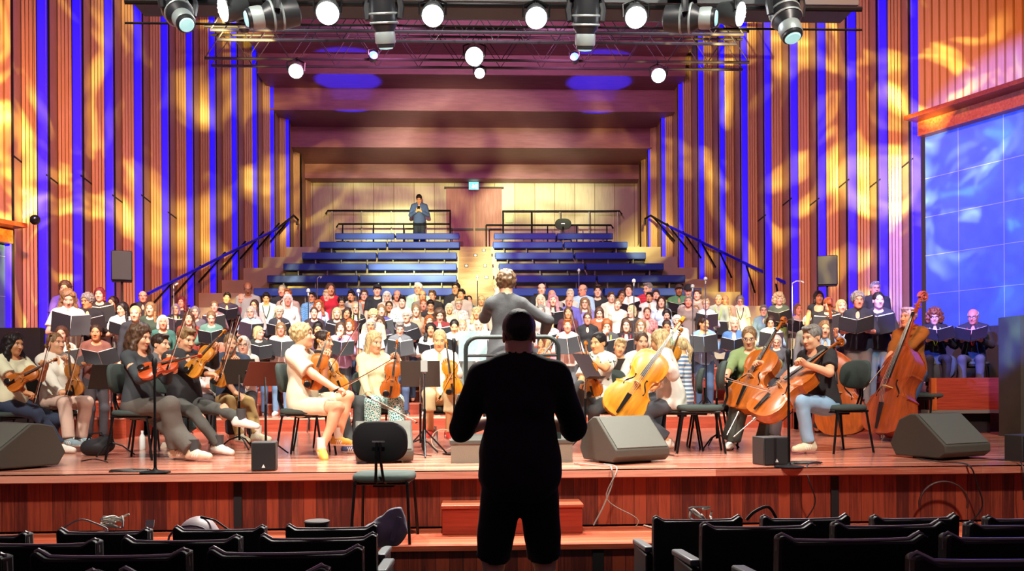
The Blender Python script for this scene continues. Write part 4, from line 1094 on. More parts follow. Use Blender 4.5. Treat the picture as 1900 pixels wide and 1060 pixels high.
# ---- chair
chair_fab = M('chair_fabric', '3e4a46', .9, bump=.3, bscale=180)
def make_chair():
    t = thing('orchestra_chair', '-', 'chair')
    F = Field(); F.ell((0, 0, .445), (.245, .235, .042), .02); F.cut((0, 0, .425), (0, 0, 1), .01)
    mb = MB(); pts = []
    sq = lambda a, e: (abs(math.cos(a)) ** e * math.copysign(1, math.cos(a)), abs(math.sin(a)) ** e * math.copysign(1, math.sin(a)))
    poly = [(.235 * sq(a, .55)[0], .225 * sq(a, .55)[1]) for a in np.linspace(0, 2 * PI, 33)[:-1]]
    k = len(poly); prof = ((.94, .42), (1.0, .43), (1.0, .455), (.95, .472), (.6, .478), (.1, .474))
    mb.add([(x * s, y * s, z) for s, z in prof for x, y in poly], [(i * k + j, i * k + (j + 1) % k, (i + 1) * k + (j + 1) % k, (i + 1) * k + j) for i in range(len(prof) - 1) for j in range(k)] + [tuple(range(k))[::-1], tuple((len(prof) - 1) * k + j for j in range(k))])
    mb.build('seat', chair_fab, t, smooth=60)
    mb = MB(); poly = [(.22 * sq(a, .7)[0], .145 * sq(a, .75)[1]) for a in np.linspace(0, 2 * PI, 33)[:-1]]
    prof = ((.9, .03), (1.0, .02), (1.0, -.012), (.9, -.024), (.1, -.02)); f = lambda x, z, d: (x, .235 + d - .10 * (x / .22) ** 2 * .4 + (z) * .12, .775 + z)
    mb.add([f(x * s, z * s, d) for s, d in prof for x, z in poly], [(i * k + j, i * k + (j + 1) % k, (i + 1) * k + (j + 1) % k, (i + 1) * k + j) for i in range(len(prof) - 1) for j in range(k)] + [tuple(range(k))[::-1], tuple((len(prof) - 1) * k + j for j in range(k))])
    bk = mb.build('backrest', chair_fab, t, smooth=60)
    MB().box((0, .268, .78), (.10, .012, .012)).build('handle_slot', metal_lt, bk)
    mb = MB()
    for s in (-1, 1): mb.tube([(s * .035, .10, .41), (s * .03, .23, .43), (s * .018, .275, .56), (s * .012, .272, .70)], .011, 8)
    mb.build('back_bar', metal_dk, t)
    mb = MB()
    for s in (-1, 1): mb.tube([(s * .2, -.19, .412), (s * .2, .19, .412)], .013, 8)
    for y in (-.19, .12): mb.tube([(-.2, y, .405), (.2, y, .405)], .011, 8)
    mb.box((0, .02, .39), (.16, .1, .03)); mb.build('seat_frame', metal_dk, t)
    for sx in (-1, 1):
        for sy in (-1, 1):
            MB().tube([(sx * .2, sy * .17, .412), (sx * .225, sy * .235, .0)], .0115, 8).build('leg', metal_dk, t)
            
    return t
chair0 = make_chair(); _cu = []
def chair(label, loc, rz, s=1.0):
    if not _cu: _cu.append(1); chair0.location = loc; chair0.rotation_euler = (0, 0, rz); chair0.scale = (s,) * 3; chair0['label'] = label; chair0['group'] = 'orchestra chairs'; return chair0
    return dup(chair0, loc, rz, label, 'orchestra chairs', scale=s)
# ---- music stand
stand_m = M('stand_brown', '3b322c', .55); 
def make_stand():
    t = thing('music_stand', '-', 'music stand')
    MB().box((0, 0, 0), (.50, .006, .34)).build('desk', stand_m, t, bev=.002)
    d = t.children[0]; d.location = (0, 0, 1.0); d.rotation_euler = (math.radians(-22), 0, 0)
    lg = MB().box((0, -.03, -.17), (.50, .06, .006)).build('ledge', stand_m, d)
    MB().tube([(0, .02, .96), (0, .03, .55)], .011, 8).build('inner_shaft', metal_lt, t); MB().tube([(0, .03, .62), (0, .03, .12)], .015, 8).build('shaft', metal_dk, t)
    for k in range(3):
        a = k * 2.094 + .5; MB().tube([(0, .03, .17), (.12 * math.cos(a), .03 + .12 * math.sin(a), .13), (.27 * math.cos(a), .03 + .27 * math.sin(a), .012)], .010, 7).build('leg', metal_dk, t)
    return t
stand0 = make_stand(); _su = []
def stand(label, loc, rz, tilt=None, s=1.0):
    if not _su: _su.append(1); o = stand0; o.location = loc; o.rotation_euler = (0, 0, rz); o['label'] = label; o['group'] = 'music stands'
    else: o = dup(stand0, loc, rz, label, 'music stands')
    o.scale = (s,) * 3
    if tilt is not None:
        for ch in o.children:
            if ch.name.startswith('desk'): ch.rotation_euler = (math.radians(tilt), 0, 0)
    return o
def mic_stand(label, loc, H, r=.011, base=True, head='straight', shock=False):
    t = thing('microphone_stand', label, 'microphone', loc, 0)
    if base: MB().lathe([(.13, 0), (.13, .012), (.05, .022), (.02, .03), (.012, .05)], n=24).build('base', metal_dk, t)
    else:
        for k in range(3):
            a = k * 2.094 + .6; MB().tube([(0, 0, .28), (.28 * math.cos(a), .28 * math.sin(a), .01)], .009, 6).build('leg', metal_dk, t)
    MB().tube([(0, 0, .02), (0, 0, H * .55)], r * 1.25, 8).build('lower_pole', metal_dk, t); MB().tube([(0, 0, H * .55), (0, 0, H)], r, 8).build('upper_pole', metal_dk if base else metal_lt, t)
    m_ = MB()
    if head == 'straight': m_.lathe([(.012, -.02), (.018, 0), (.02, .05), (.024, .07), (.024, .11), (.015, .13), (.001, .134)], c=(0, 0, H), n=14)
    elif head == 'boom': m_.tube([(0, 0, H), (.05, -.05, H + .03), (.10, -.12, H + .02)], .008, 6); m_.lathe([(.012, 0), (.014, .1), (.001, .12)], c=(.10, -.12, H + .02), n=10, R=Rx(1.9))
    elif head == 'condenser': m_.box((0, -.02, H + .05), (.07, .045, .12)); m_.tube([(0, 0, H - .03), (0, 0, H + .0)], .02, 8)
    else: m_.lathe([(.006, -.05), (.012, 0), (.014, .03), (.03, .035), (.03, .07), (.012, .085), (.001, .09)], c=(0, 0, H), n=12)
    m_.build('microphone', M('mic_light', 'c8ccc8', .35, .4) if not base else black_pl, t)
    return t
# ---- wedge monitor, small box speaker
mon_m = M('monitor_textured', '46443c', .75, bump=.3, bscale=350); gri_m = M('monitor_grille', '5a5a52', .7, bump=.5, bscale=500)
def monitor(label, x0, x1, Y, h, rz, s=1.0, seen_back=False):
    A, B = on_z(x0, HY + 1, CAMZ - .001), None
    a, b = at(x0, 800, Y), at(x1, 800, Y); c = (a + b) / 2
    t = thing('stage_monitor', label, 'speaker', (c.x, Y, 0), rz, 'wedge stage monitors'); w = .58 * s
    prof = [(-.28 * s, .07), (-.22 * s, .02), (.24 * s, .02), (.30 * s, .12 * s), (.20 * s, .34 * s), (.08 * s, h), (.02 * s, h), (-.28 * s, .13 * s)]
    MB().prism(prof, -w / 2, w / 2, lambda u, v, q: (q, u, v)).build('cabinet', mon_m, t, bev=.012)
    d = Vector((0, .30 * s, h - .13 * s)); n = Vector((0, -d.z, d.y)).normalized(); mid = Vector((0, -.13 * s, (h + .13 * s) / 2)) + n * .004; ang = math.atan2(d.z, d.y)
    MB().box(mid, (w * .93, d.length * .93, .012), Rx(ang)).build('grille', gri_m, t, bev=.004)
    MB().box((0, 0, .015), (w * .6, .3 * s, .03)).build('foot', black_pl, t)
    return t
def box_speaker(label, x0, x1, y0, y1, Y, rz):
    A, B = at(x0, y1, Y), at(x1, y0, Y); w, h = (B.x - A.x) * .93, B.z - A.z
    t = thing('box_speaker', label, 'speaker', ((A.x + B.x) / 2, Y + w * .4, 0), rz, 'small front fill speakers')
    MB().box((0, 0, h / 2), (w, w * .9, h)).build('cabinet', M('box_grey', '2c2a2a', .6), t, bev=.008)
    g = MB().box((0, -w * .45 - .003, h / 2), (w * .88, .012, h * .9)).build('grille', M('box_grille', '121114', .7, bump=.6, bscale=600), t)
    MB().prism([(-.016, 0), (.016, 0), (0, .03)], 0, .003, lambda u, v, q: (u, -w * .45 - .009 - q, h * .12 + v)).build('badge', M('badge_white', 'e8e8e8', .4), g)
    return t
# ---- folders
def make_folder():
    mb = MB()
    for s in (-1, 1): mb.box((s * .118, 0, .0), (.24, .006, .31), Ry(0) @ Rz(s * -.32))
    o = mb.build('choir_folder', M('folder_black', '17161a', .45), None)
    for v in o.data.vertices: v.co.y += 0
    pg = MB()
    for s in (-1, 1): pg.box((s * .110, .016, .016), (.215, .016, .318), Rz(s * -.32))
    p = pg.build('pages', M('paper', 'f2efe6', .8), o)
    return o, p
fold0, pages0 = make_folder(); _fu = []
def folder(label, mw, group='black choir folders', mat=None):
    if not _fu: _fu.append(1); o = fold0
    else: o = fold0.copy(); COL.objects.link(o); c = pages0.copy(); COL.objects.link(c); c.parent = o
    o.matrix_world = mw; tag(o, label, 'folder', group)
    if mat: slot(o, mat)
    return o
def cable(label, pts, r=.005, mat=None, name='cable', group=None):
    P = [Vector(p) for p in pts]; out = []
    for i in range(len(P) - 1):
        p0, p1, p2, p3 = P[max(i - 1, 0)], P[i], P[i + 1], P[min(i + 2, len(P) - 1)]
        for t_ in np.linspace(0, 1, 6)[:-1]:
            out.append(.5 * ((2 * p1) + (p2 - p0) * t_ + (2 * p0 - 5 * p1 + 4 * p2 - p3) * t_ ** 2 + (3 * p1 - p0 - 3 * p2 + p3) * t_ ** 3))
    out.append(P[-1])
    return tag(MB().tube(out, r, 6).build(name, mat or black_pl), label, 'cable', group)
# ================================================================== the orchestra
def w2l(p, loc, rz, s): return np.array(Rz(-rz) @ (Vector(p) - Vector(loc))) / s
def d2l(v, rz): return np.array(Rz(-rz) @ Vector(v))
def player(label, hip, Y, rz, s=1.0, fem=True, floor=0.0, R=None, L=None, feet=None, up=(0, 0, 1), hips=0.0, fig=None, standing=False, **kw):
    """hip, hands and ankles given as photo pixels with a hall depth; hand = (px, py, Y, finger dir, palm normal, curl, elbow hint)"""
    rz = math.radians(rz); hp = at(hip[0], hip[1], Y); loc = Vector((hp.x, hp.y, floor)); fk = dict(fig or {})
    fk['pel'] = (0, 0, (hp.z - floor) / s); fk['up'] = d2l(up, rz); fk['fem'] = fem; hd = {}
    for key, h in (('R', R), ('L', L)):
        if h is None: 
            if not standing:
                sg = 1 if key == 'L' else -1; hd[key] = dict(pos=(sg * .12, -.22, fk['pel'][2] + .13), hint=(sg * .6, .5, -.6), d=(-sg * .5, -.8, -.2), n=(0, 0, -1), curl=.5)
            continue
        p = at(h[0], h[1], h[2]); sg = 1 if key == 'L' else -1
        hd[key] = dict(pos=w2l(p, loc, rz, s), d=d2l(h[3], rz), n=d2l(h[4], rz), curl=h[5] if len(h) > 5 else 1.1, hint=h[6] if len(h) > 6 else (sg * .6, .4, -.9))
    fk['hands'] = hd
    if not standing:
        ft = {}
        for i, key in enumerate(('R', 'L')):
            sg = 1 if key == 'L' else -1; q = feet[i] if feet else None
            if q is None: ft[key] = dict(pos=(sg * .12, -.42, .085), hint=(sg * .1, -1, .5), toe=(sg * .2, -1, 0))
            else:
                p = at(q[0], q[1], q[2]); toe = d2l(q[3], rz) if len(q) > 3 else (sg * .2, -1, 0)
                ft[key] = dict(pos=w2l(p, loc, rz, s), hint=d2l(q[4], rz) if len(q) > 4 else (sg * .1, -1, .5), toe=toe)
        fk['feet'] = ft
    elif feet:
        ft = {}
        for i, key in enumerate(('R', 'L')):
            q = feet[i]; p = at(q[0], q[1], q[2]); ft[key] = dict(pos=w2l(p, loc, rz, s), hint=(0, -1, 0), toe=d2l(q[3], rz))
        fk['feet'] = ft
    f = figure('figure', **fk)
    return person(f, label, loc, rz, s, **kw)
GR = lambda x, y, z: (x, y, z)
def seat_for(label, px, py, Y, rz, s=1.0):
    p = at(px, py, Y); chair(label, (p.x, p.y, 0), math.radians(rz), s)

# --- left violins
player('violinist at the far left edge with long dark curls and navy trousers', (22, 748), 10.6, 62, 1.02, up=(.02, 0, 1), R=(62, 745, 10.25, (.9, -.2, -.2), (0, 0, -1), 1.3), L=(84, 684, 10.5, (.2, -.4, .8), (0, -1, 0), 1.2),
       feet=((112, 826, 10.5, (1, -.3, 0)), (85, 830, 10.9, (1, -.3, 0))), fig=dict(top='short', head=(.1, .12, 0)), sk='t', hair=('wavy', 'bk'), top='e6e6c4', legs='2e3a52', shoes='e6e2d8')
play(violin0, 'violin held on the lap of the player at the far left edge', at(14, 718, 10.25), (.74, .10, .45), (-.2, -1, .25))
bow('bow held upright by the player at the far left edge', at(64, 752, 10.15), at(97, 622, 10.1), (1, 0, 0), 1.08)
seat_for('chair under the player with long dark curls at the far left', 14, 790, 10.6, 62)
player('violinist with a blonde bun, white shirt and pale pink trousers', (105, 742), 11.1, 50, 1.02, up=(-.03, 0, 1), R=(118, 735, 10.75, (.9, -.2, .1), (0, 0, -1), 1.2), L=(124, 676, 10.75, (.3, -.3, .9), (-.3, -1, 0), 1.3, (.8, .3, -.8)),
       feet=((128, 815, 10.7, (1, -.5, 0)), (150, 812, 11.0, (1, -.5, 0))), fig=dict(neck='collar', head=(.25, -.05, 0), loose=1.5, legw=1.1), hair=('low', 'lb'), top='f2f0e2', legs='e6c6b4', shoes='8fa6b0')
play(violin0, 'violin held upright on the knee of the player in pale pink trousers', at(141, 734, 10.62), (-.16, .05, 1), (-.1, -1, .1), 1.0, 'a8672a')
bow('bow held by the player in pale pink trousers', at(124, 736, 10.5), at(152, 634, 10.4), (1, 0, 0))
seat_for('chair under the player in pale pink trousers', 98, 790, 11.1, 50)
player('violinist with long wavy brown hair in a fitted charcoal top, nearest on the left', (256, 752), 9.7, 72, 1.08, up=(.01, 0, 1), R=(306, 690, 9.4, (.8, 0, .35), (0, .3, -1), 1.3, (-.5, .9, -.9)), L=(318, 676, 9.65, (.3, -.7, .5), (-.3, -.6, .4), 1.3),
       feet=((330, 834, 9.5, (1, -.25, 0)), (362, 838, 9.3, (1, -.35, 0))), fig=dict(neck='crew', head=(-.05, .2, 0), legw=1.35, loose=.6), hair=('wavy', 'br'), top='3c4146', legs='5a544e', shoes='cfc6ac', sock='3a3c40')
play(violin0, 'red orange violin held low by the player with long wavy brown hair', at(258, 694, 9.28), (.95, .15, .30), (-.25, -.75, .6), 1.06, 'b5481c')
bow('pale bow raised by the player with long wavy brown hair', at(311, 690, 9.25), at(353, 567, 9.2), (1, 0, 0), .96)
seat_for('chair under the player with long wavy brown hair', 262, 800, 9.75, 80, 1.08)
player('man in grey tee with dark swept hair, half hidden behind the charcoal-topped violinist', (296, 745), 11.2, 66, 1.04, False, R=(320, 725, 10.9, (.8, -.4, -.2), (0, 0, -1), .6), feet=((325, 820, 11.0, (1, -.3, 0)), (312, 824, 11.3, (1, -.3, 0))),
       fig=dict(top='short', head=(.1, .0, 0), neck='crew'), hair=('short', 'db'), top='6a6c70', legs='5f8a90', shoes='d8d4c4')
seat_for('chair under the man in grey tee behind the charcoal-topped violinist', 292, 780, 11.2, 66)
player('violinist man in a dark shirt with legs crossed and white trainers', (342, 746), 10.5, 42, 1.08, False, up=(.02, 0, 1), R=(405, 702, 10.1, (1, -.1, -.1), (0, 0, -1), 1.0), L=(398, 652, 10.2, (.3, -.3, .8), (0, -1, 0), 1.4),
       feet=((406, 826, 10.1, (1, -.5, -.1), (.3, -1, .5)), (463, 782, 9.9, (1, -.15, -.12), (.9, -.3, .9))), fig=dict(neck='collar', head=(.2, .28, 0), girth=1.12, legw=.92), hair=('short', 'lb'), top='2c2c30', legs='5c5c58', shoes='e8ebe4', sock='4a4a4c')
play(violin0, 'golden violin resting against the man in the dark shirt', at(350, 697, 10.05), (.62, .1, .8), (-.4, -1, .3), 1.06, 'c07a22')
bow('bow held upright by the man in the dark shirt', at(409, 706, 9.9), at(441, 600, 9.9), (1, 0, 0))
seat_for('chair under the man in the dark shirt with crossed legs', 336, 790, 10.5, 50, 1.05)
player('viola player with short fair beard stubble, navy tee and khaki trousers', (428, 738), 11.8, 22, 1.04, False, R=(442, 738, 11.5, (.8, -.5, -.2), (0, 0, -1), .8), L=(437, 676, 11.4, (.3, -.3, .8), (0, -1, 0), 1.3),
       feet=((446, 808, 11.4, (.8, -.8, 0)), (478, 806, 11.3, (1, -.5, 0))), fig=dict(top='roll', head=(.0, .05, 0)), hair=('crop', 'lb'), beard=True, top='39445a', legs='b89a62', shoes='d8d4b4', sock='e8e4da')
play(violin0, 'viola held by the player in the navy tee', at(402, 716, 11.35), (.42, .1, .85), (-.2, -1, .2), 1.1, 'b46a1e', kind='viola')
bow('bow held upright by the player in the navy tee', at(408, 704, 11.2), at(430, 608, 11.2), (1, 0, 0))
seat_for('chair under the player in the navy tee', 426, 770, 11.85, 22)
player('white long-haired woman in glasses seated behind the player in the navy tee', (452, 730), 12.7, 10, 1.0, True, fig=dict(head=(0, .02, 0)), hair=('straight', 'wh'), sk='p', glasses=True, top='e6e2d8', legs='3a3a40')
player('bald pinkish man bending forward between the dark shirt and the navy tee', (395, 735), 12.9, 30, .98, False, up=(.25, -.15, 1), fig=dict(head=(.1, .6, 0)), hair=('bald', 'lg'), sk='r', top='d8d2cc', legs='444448')
# --- middle strings
player('blond curly-haired young man in cream tee and shorts on a chair', (562, 748), 9.8, 78, 1.08, False, up=(-.03, 0, 1), R=(622, 722, 9.5, (.9, 0, -.2), (0, 0, -1), 1.2, (-.5, .9, -.6)), L=(604, 668, 9.85, (.3, -.5, .8), (0, -1, 0), 1.3),
       feet=((597, 832, 9.5, (.35, -.9, -.25), (1, -.2, .5)), (628, 812, 9.9, (.8, -.5, 0), (1, 0, .6))), fig=dict(top='short', legs='shorts', head=(.05, -.12, 0), loose=1.7), hair=('curlshort', 'bl'), sk='f', top='f3efd2', legs='efe8c8', legname='shorts', shoes='cf9a3c', sock='f2f0ea')
play(violin0, 'violin upright on the lap of the blond man in cream shorts', at(576, 722, 9.6), (.30, .1, .95), (.2, -1, .2), 1.05, 'c26a20')
bow('long bow lying across from the lap of the blond man', at(617, 731, 9.35), at(742, 663, 9.1), (0, 0, -1), 1.08)
seat_for('chair under the blond man in cream shorts', 568, 800, 9.85, 82, 1.08)
player('woman with dark tied hair and black top just behind the blond man', (598, 742), 10.7, 70, 1.03, True, R=(634, 724, 10.3, (.8, -.4, -.2), (0, 0, -1), 1.1), L=(606, 664, 10.4, (.3, -.3, .8), (0, -1, 0), 1.3),
       feet=((648, 826, 10.1, (1, -.4, 0)), (662, 815, 10.6, (1, -.4, 0))), fig=dict(top='short', neck='v', head=(.0, .06, 0)), hair=('tied', 'db'), top='26262a', legs='4c5254', shoes='4a5a86')
play(violin0, 'viola in front of the woman with dark tied hair', at(634, 728, 10.2), (-.42, .1, .9), (.25, -1, .2), 1.1, 'd0821e', kind='viola')
bow('bow of the woman with dark tied hair, slanting up to the right', at(612, 690, 10.1), at(652, 626, 10.0), (1, 0, 0), .9)
seat_for('chair under the woman with dark tied hair', 596, 780, 10.75, 70)
player('blonde long-haired woman in cream top and teal patterned trousers', (694, 740), 11.0, 22, 1.03, True, R=(684, 735, 10.6, (.6, -.5, -.4), (0, 0, -1), 1.1, (-.8, .4, -.9)), L=(738, 668, 10.6, (-.3, -.4, .7), (-.3, -1, 0), 1.3, (.9, .2, -.9)),
       feet=((690, 818, 10.6, (.3, -1, 0)), (738, 815, 10.6, (.4, -1, 0))), fig=dict(neck='crew', head=(.35, .22, 0), legw=1.35, loose=.7), hair=('straight', 'bl'), sk='f', top='f0e4b6', legs=('e8f4ec', 'net', '2c8c8a'), shoes='efe6c0')
play(violin0, 'viola upright on the knee of the woman in teal patterned trousers', at(722, 738, 10.45), (.14, .05, 1), (.25, -1, .1), 1.12, 'b8601c', kind='viola')
bow('bow pointing down from the hand of the woman in teal patterned trousers', at(680, 733, 10.4), at(772, 782, 10.1), (0, 0, 1))
seat_for('chair under the woman in teal patterned trousers', 694, 780, 11.05, 22)
player('fair woman with pinned-up hair, white shirt, cropped cream trousers and red shoes', (816, 735), 11.2, 2, 1.03, True, R=(808, 738, 10.85, (.6, -.5, -.5), (0, 0, -1), .9), L=(832, 678, 10.8, (-.3, -.4, .7), (-.2, -1, 0), 1.3),
       feet=((799, 800, 10.8, (-.2, -1, 0)), (832, 803, 10.8, (.2, -1, 0))), fig=dict(top='roll', neck='collar', legs='crop', head=(.0, .2, .06), loose=1.3), hair=('bun', 'bl'), sk='o', top='f4f0de', legs='ead6a6', shoes='c8382c')
play(violin0, 'orange viola upright with the woman in cropped cream trousers', at(842, 732, 10.6), (-.14, .05, 1), (-.1, -1, .1), 1.08, 'e08a1a', kind='viola')
bow('bow resting across the orange viola', at(812, 742, 10.45), at(850, 672, 10.45), (-1, 0, 0), .85)
seat_for('chair under the woman in cropped cream trousers', 818, 770, 11.3, 2)
player('short-haired blond player in grey top beside the podium rail, looking right', (862, 735), 12.1, 60, 1.0, False, fig=dict(head=(.2, .1, 0), neck='crew'), hair=('short', 'bl'), top='8a9490', legs='4a4e50')
player('woman in a floral dress seated behind the podium rail', (893, 728), 12.6, 0, 1.0, True, fig=dict(top='short'), hair=('bob', 'br'), top=('f0e2c8', 'floral', 'd06a5a'), legs='d8b898')
player('violinist in a pink top seen past the head of the man in black', (1012, 735), 12.3, -20, 1.0, True, L=(1003, 662, 11.9, (.5, -.4, .6), (0, -1, 0), 1.2), fig=dict(head=(-.3, .2, 0)), hair=('tied', 'bl'), sk='o', top='e88a98', legs='5a6a4a')
play(violin0, 'violin of the player in the pink top', at(985, 690, 11.8), (.55, .1, .7), (-.2, -1, .2), 1.0)
# --- right strings
player('violinist with dark hair in a white leaf-print blouse, face behind her scroll', (1112, 742), 10.9, -22, 1.03, True, L=(1090, 668, 10.5, (-.4, -.3, .8), (.2, -1, 0), 1.3, (.9, .1, -.9)), R=(1085, 712, 10.6, (-.7, -.5, -.2), (0, 0, -1), 1.2),
       feet=((1078, 786, 10.5, (-.6, -.9, .1)), (1102, 806, 10.8, (-.5, -.9, 0))), fig=dict(top='short', neck='collar', head=(-.45, .12, 0), loose=1.6), hair=('low', 'bk'), sk='o', top=('f4f2e4', 'leaf', '4c5c3c'), legs='54585a', shoes='e2e2e0')
play(violin0, 'violin held vertically by the player in the leaf-print blouse', at(1104, 736, 10.4), (-.16, .05, 1), (-.65, -.8, .1), 1.08, 'd88018')
bow('bow pointing up beside the vertical violin', at(1088, 690, 10.3), at(1060, 582, 10.25), (-1, 0, 0), .98)
seat_for('chair under the player in the leaf-print blouse', 1122, 780, 11.0, -22)
player('fair short-haired player in a blue top behind a music stand, head tilted', (1150, 735), 12.3, 5, 1.0, True, fig=dict(head=(-.1, .1, .22)), hair=('short', 'bl'), sk='o', top='7fa2cc', legs='3c4048')
player('brown-haired woman in white top looking out past the first cello', (1190, 735), 11.3, 4, 1.02, True, fig=dict(head=(.05, .1, .0)), hair=('tied', 'br'), top='f2eee6', legs='3c4048')
player('first cellist, blonde bob, loose white blouse, turned away from the camera', (1246, 744), 10.2, -108, 1.04, True, up=(-.16, .06, 1), L=(1222, 664, 9.75, (-.8, -.3, .4), (0, -1, -.3), 1.4, (.9, .4, -.6)), R=(1212, 736, 9.75, (-.8, -.3, -.4), (0, -1, 0), 1.0),
       feet=((1222, 812, 10.4, (-1, -.3, 0)), (1236, 818, 9.95, (-1, -.5, 0))), fig=dict(neck='collar', head=(-.2, .2, 0), loose=2.4, legw=1.4, hem=-.1), hair=('bob', 'bl'), sk='o', top='faf6ea', legs='4a4e56', shoes='e6e4da')
play(cello0, 'golden cello of the blonde first cellist, leaning right', at(1142, 772, 9.35), (.64, .16, .86), (-.12, -1, .22), 1.04, 'd8881c', 'cellos')
bow('bow hanging beside the golden cello', at(1206, 742, 9.45), at(1152, 786, 9.2), (0, 0, -1), .8)
seat_for('chair under the blonde first cellist', 1262, 780, 10.25, -100, 1.0)
seat_for('empty chair right of the first cellist, nearer one', 1298, 780, 9.9, -100, 1.08)
seat_for('empty chair right of the first cellist, farther one', 1316, 770, 10.7, -100, 1.05)
player('woman in blue and white stripes with a long fair ponytail, seen from behind', (1266, 740), 11.6, -120, 1.0, True, L=(1246, 662, 11.3, (-.5, -.3, .7), (0, -1, 0), 1.2), fig=dict(head=(-.2, .0, 0)), hair=('pony', 'bl'), sk='o', top=('f4f2ea', 'stripe', '6a90b8'), legs='3c4450')
play(violin0, 'viola of the woman in blue and white stripes', at(1240, 700, 11.2), (.25, -.1, .95), (-.8, -.6, .1), 1.05, 'd08a28', kind='viola')
player('second cellist in a green sweater and round glasses', (1392, 738), 10.5, -4, 1.05, True, up=(-.02, 0, 1), R=(1346, 706, 10.05, (-.7, -.5, -.2), (0, 0, -1), 1.2, (-.9, .1, -.5)), L=(1412, 674, 10.1, (-.8, -.4, .1), (0, -.4, -1), 1.3, (1, -.2, -.3)),
       feet=((1356, 818, 10.2, (-.5, -1, 0)), (1420, 815, 10.3, (.4, -1, 0))), fig=dict(neck='crew', top='roll', head=(-.3, .25, 0), legw=1.45, loose=1.1), hair=('tied', 'lb'), glasses=True, top='8aa06a', legs='4c524c', shoes='ecebe4')
play(cello0, 'cello of the woman in the green sweater', at(1372, 762, 10.0), (.52, .30, .82), (-.7, -.72, .25), 1.04, 'b8601a', 'cellos')
bow('bow drawn across by the woman in the green sweater', at(1344, 704, 9.75), at(1452, 734, 9.45), (0, 0, -1), 1.0)
seat_for('chair under the woman in the green sweater', 1396, 775, 10.55, -4)
player('third cellist, grey-haired man in black tee and light jeans', (1528, 746), 9.75, -66, 1.08, False, up=(-.16, 0, 1), L=(1494, 676, 9.35, (-.7, -.2, .5), (-.2, -.4, -.6), 1.4, (.9, .6, -.9)), R=(1452, 726, 9.7, (-.8, -.3, -.2), (0, 0, -1), 1.1),
       feet=((1438, 806, 10.0, (-.7, -.7, 0)), (1500, 822, 9.5, (-.9, -.35, 0))), fig=dict(top='short', head=(.0, .18, 0), loose=1.3), hair=('short', 'gr'), sk='f', top='2e2c2e', legs='8fb2d0', shoes='d0ceae')
play(cello0, 'cello of the grey-haired man in black tee, seen from its side', at(1404, 774, 9.45), (.80, .12, .64), (-.62, -.42, .66), 1.04, 'b45c18', 'cellos')
seat_for('chair under the grey-haired cellist in black tee', 1556, 780, 9.75, -74, 1.08)
player('second bassist, smiling woman with long brown hair and denim shirt behind her bass', (1530, 700), 13.1, -10, 1.05, True, standing=True, L=(1551, 622, 12.6, (-.3, -.3, .8), (0, -1, 0), 1.3, (1, .2, -.5)), fig=dict(neck='collar', head=(-.05, .0, .12)), hair=('straight', 'lb'), top='9cc0e0', legs='3a4250')
play(bass0, 'orange double bass in front of the woman in denim', at(1566, 806, 12.3), (-.05, .12, 1), (-.55, -.85, .1), 1.0, None, 'double basses')
player('first bassist, standing man with swept fair hair in a rust brown shirt and jeans', (1692, 690), 12.0, -62, 1.10, False, standing=True, up=(-.04, 0, 1), R=(1640, 690, 11.35, (-.7, -.4, -.5), (0, -.2, -1), 1.0, (-.6, .3, -.8)), L=(1644, 676, 11.5, (-.8, -.3, -.2), (0, -.3, -1), 1.0, (.9, .1, -.8)),
       feet=((1655, 800, 12.0, (-.9, -.4, 0)), (1702, 798, 12.2, (-.5, -.8, 0))), fig=dict(neck='collar', head=(-.05, -.05, 0), loose=1.4), hair=('short', 'bl'), sk='f', top='9a5f1e', legs='3f6090', shoes='2c2c2e', legname='jeans')
play(bass0, 'large red brown double bass held by the man in the rust shirt', at(1640, 806, 11.35), (.34, .10, .93), (-.92, -.36, .2), 1.02, 'ad4c1c', 'double basses')
bow('bass bow held low by the man in the rust shirt', at(1646, 672, 11.2), at(1588, 742, 10.9), (-.6, 0, -.6), .95)
p = at(1722, 720, 13.0); chair('grey empty chair behind the first bassist', (p.x, p.y, 0), -1.2, 1.22)

# --- conductor, podium
pc = at(950, 860, 8.8); pw = at(1065, 860, 8.8).x - at(835, 860, 8.8).x
t = thing('conductor_podium', 'low grey podium under the conductor', 'podium', (pc.x, 9.35, 0))
MB().box((0, 0, .20), (pw, 1.1, .04)).build('deck', M('podium_carpet', '4a4a44', .9), t, bev=.006); MB().box((0, 0, .09), (pw - .02, 1.08, .18)).build('podium_box', M('podium_side', '6e6c60', .8, bump=.2, bscale=80), t)
rail = MB(); ra, rb = at(864, 626, 8.95), at(1036, 626, 8.95); o = Vector(t.location)
zt = ra.z; r_ = .12
pts = [(ra.x, 8.95, .2), (ra.x, 8.95, zt - r_)] + [(ra.x + r_ - r_ * math.cos(a), 8.95, zt - r_ + r_ * math.sin(a)) for a in np.linspace(0, PI / 2, 6)] + [(rb.x - r_ + r_ * math.sin(a), 8.95, zt - r_ + r_ * math.cos(a)) for a in np.linspace(0, PI / 2, 6)] + [(rb.x, 8.95, .2)]
rail.tube([Vector(q) - o for q in pts], .022, 10).build('guard_rail', M('rail_dark', '3c4644', .35, .5), t)
MB().tube([Vector((ra.x, 8.95, zt - .18)) - o, Vector((rb.x, 8.95, zt - .18)) - o], .014, 8).build('cross_bar', metal_dk, t)
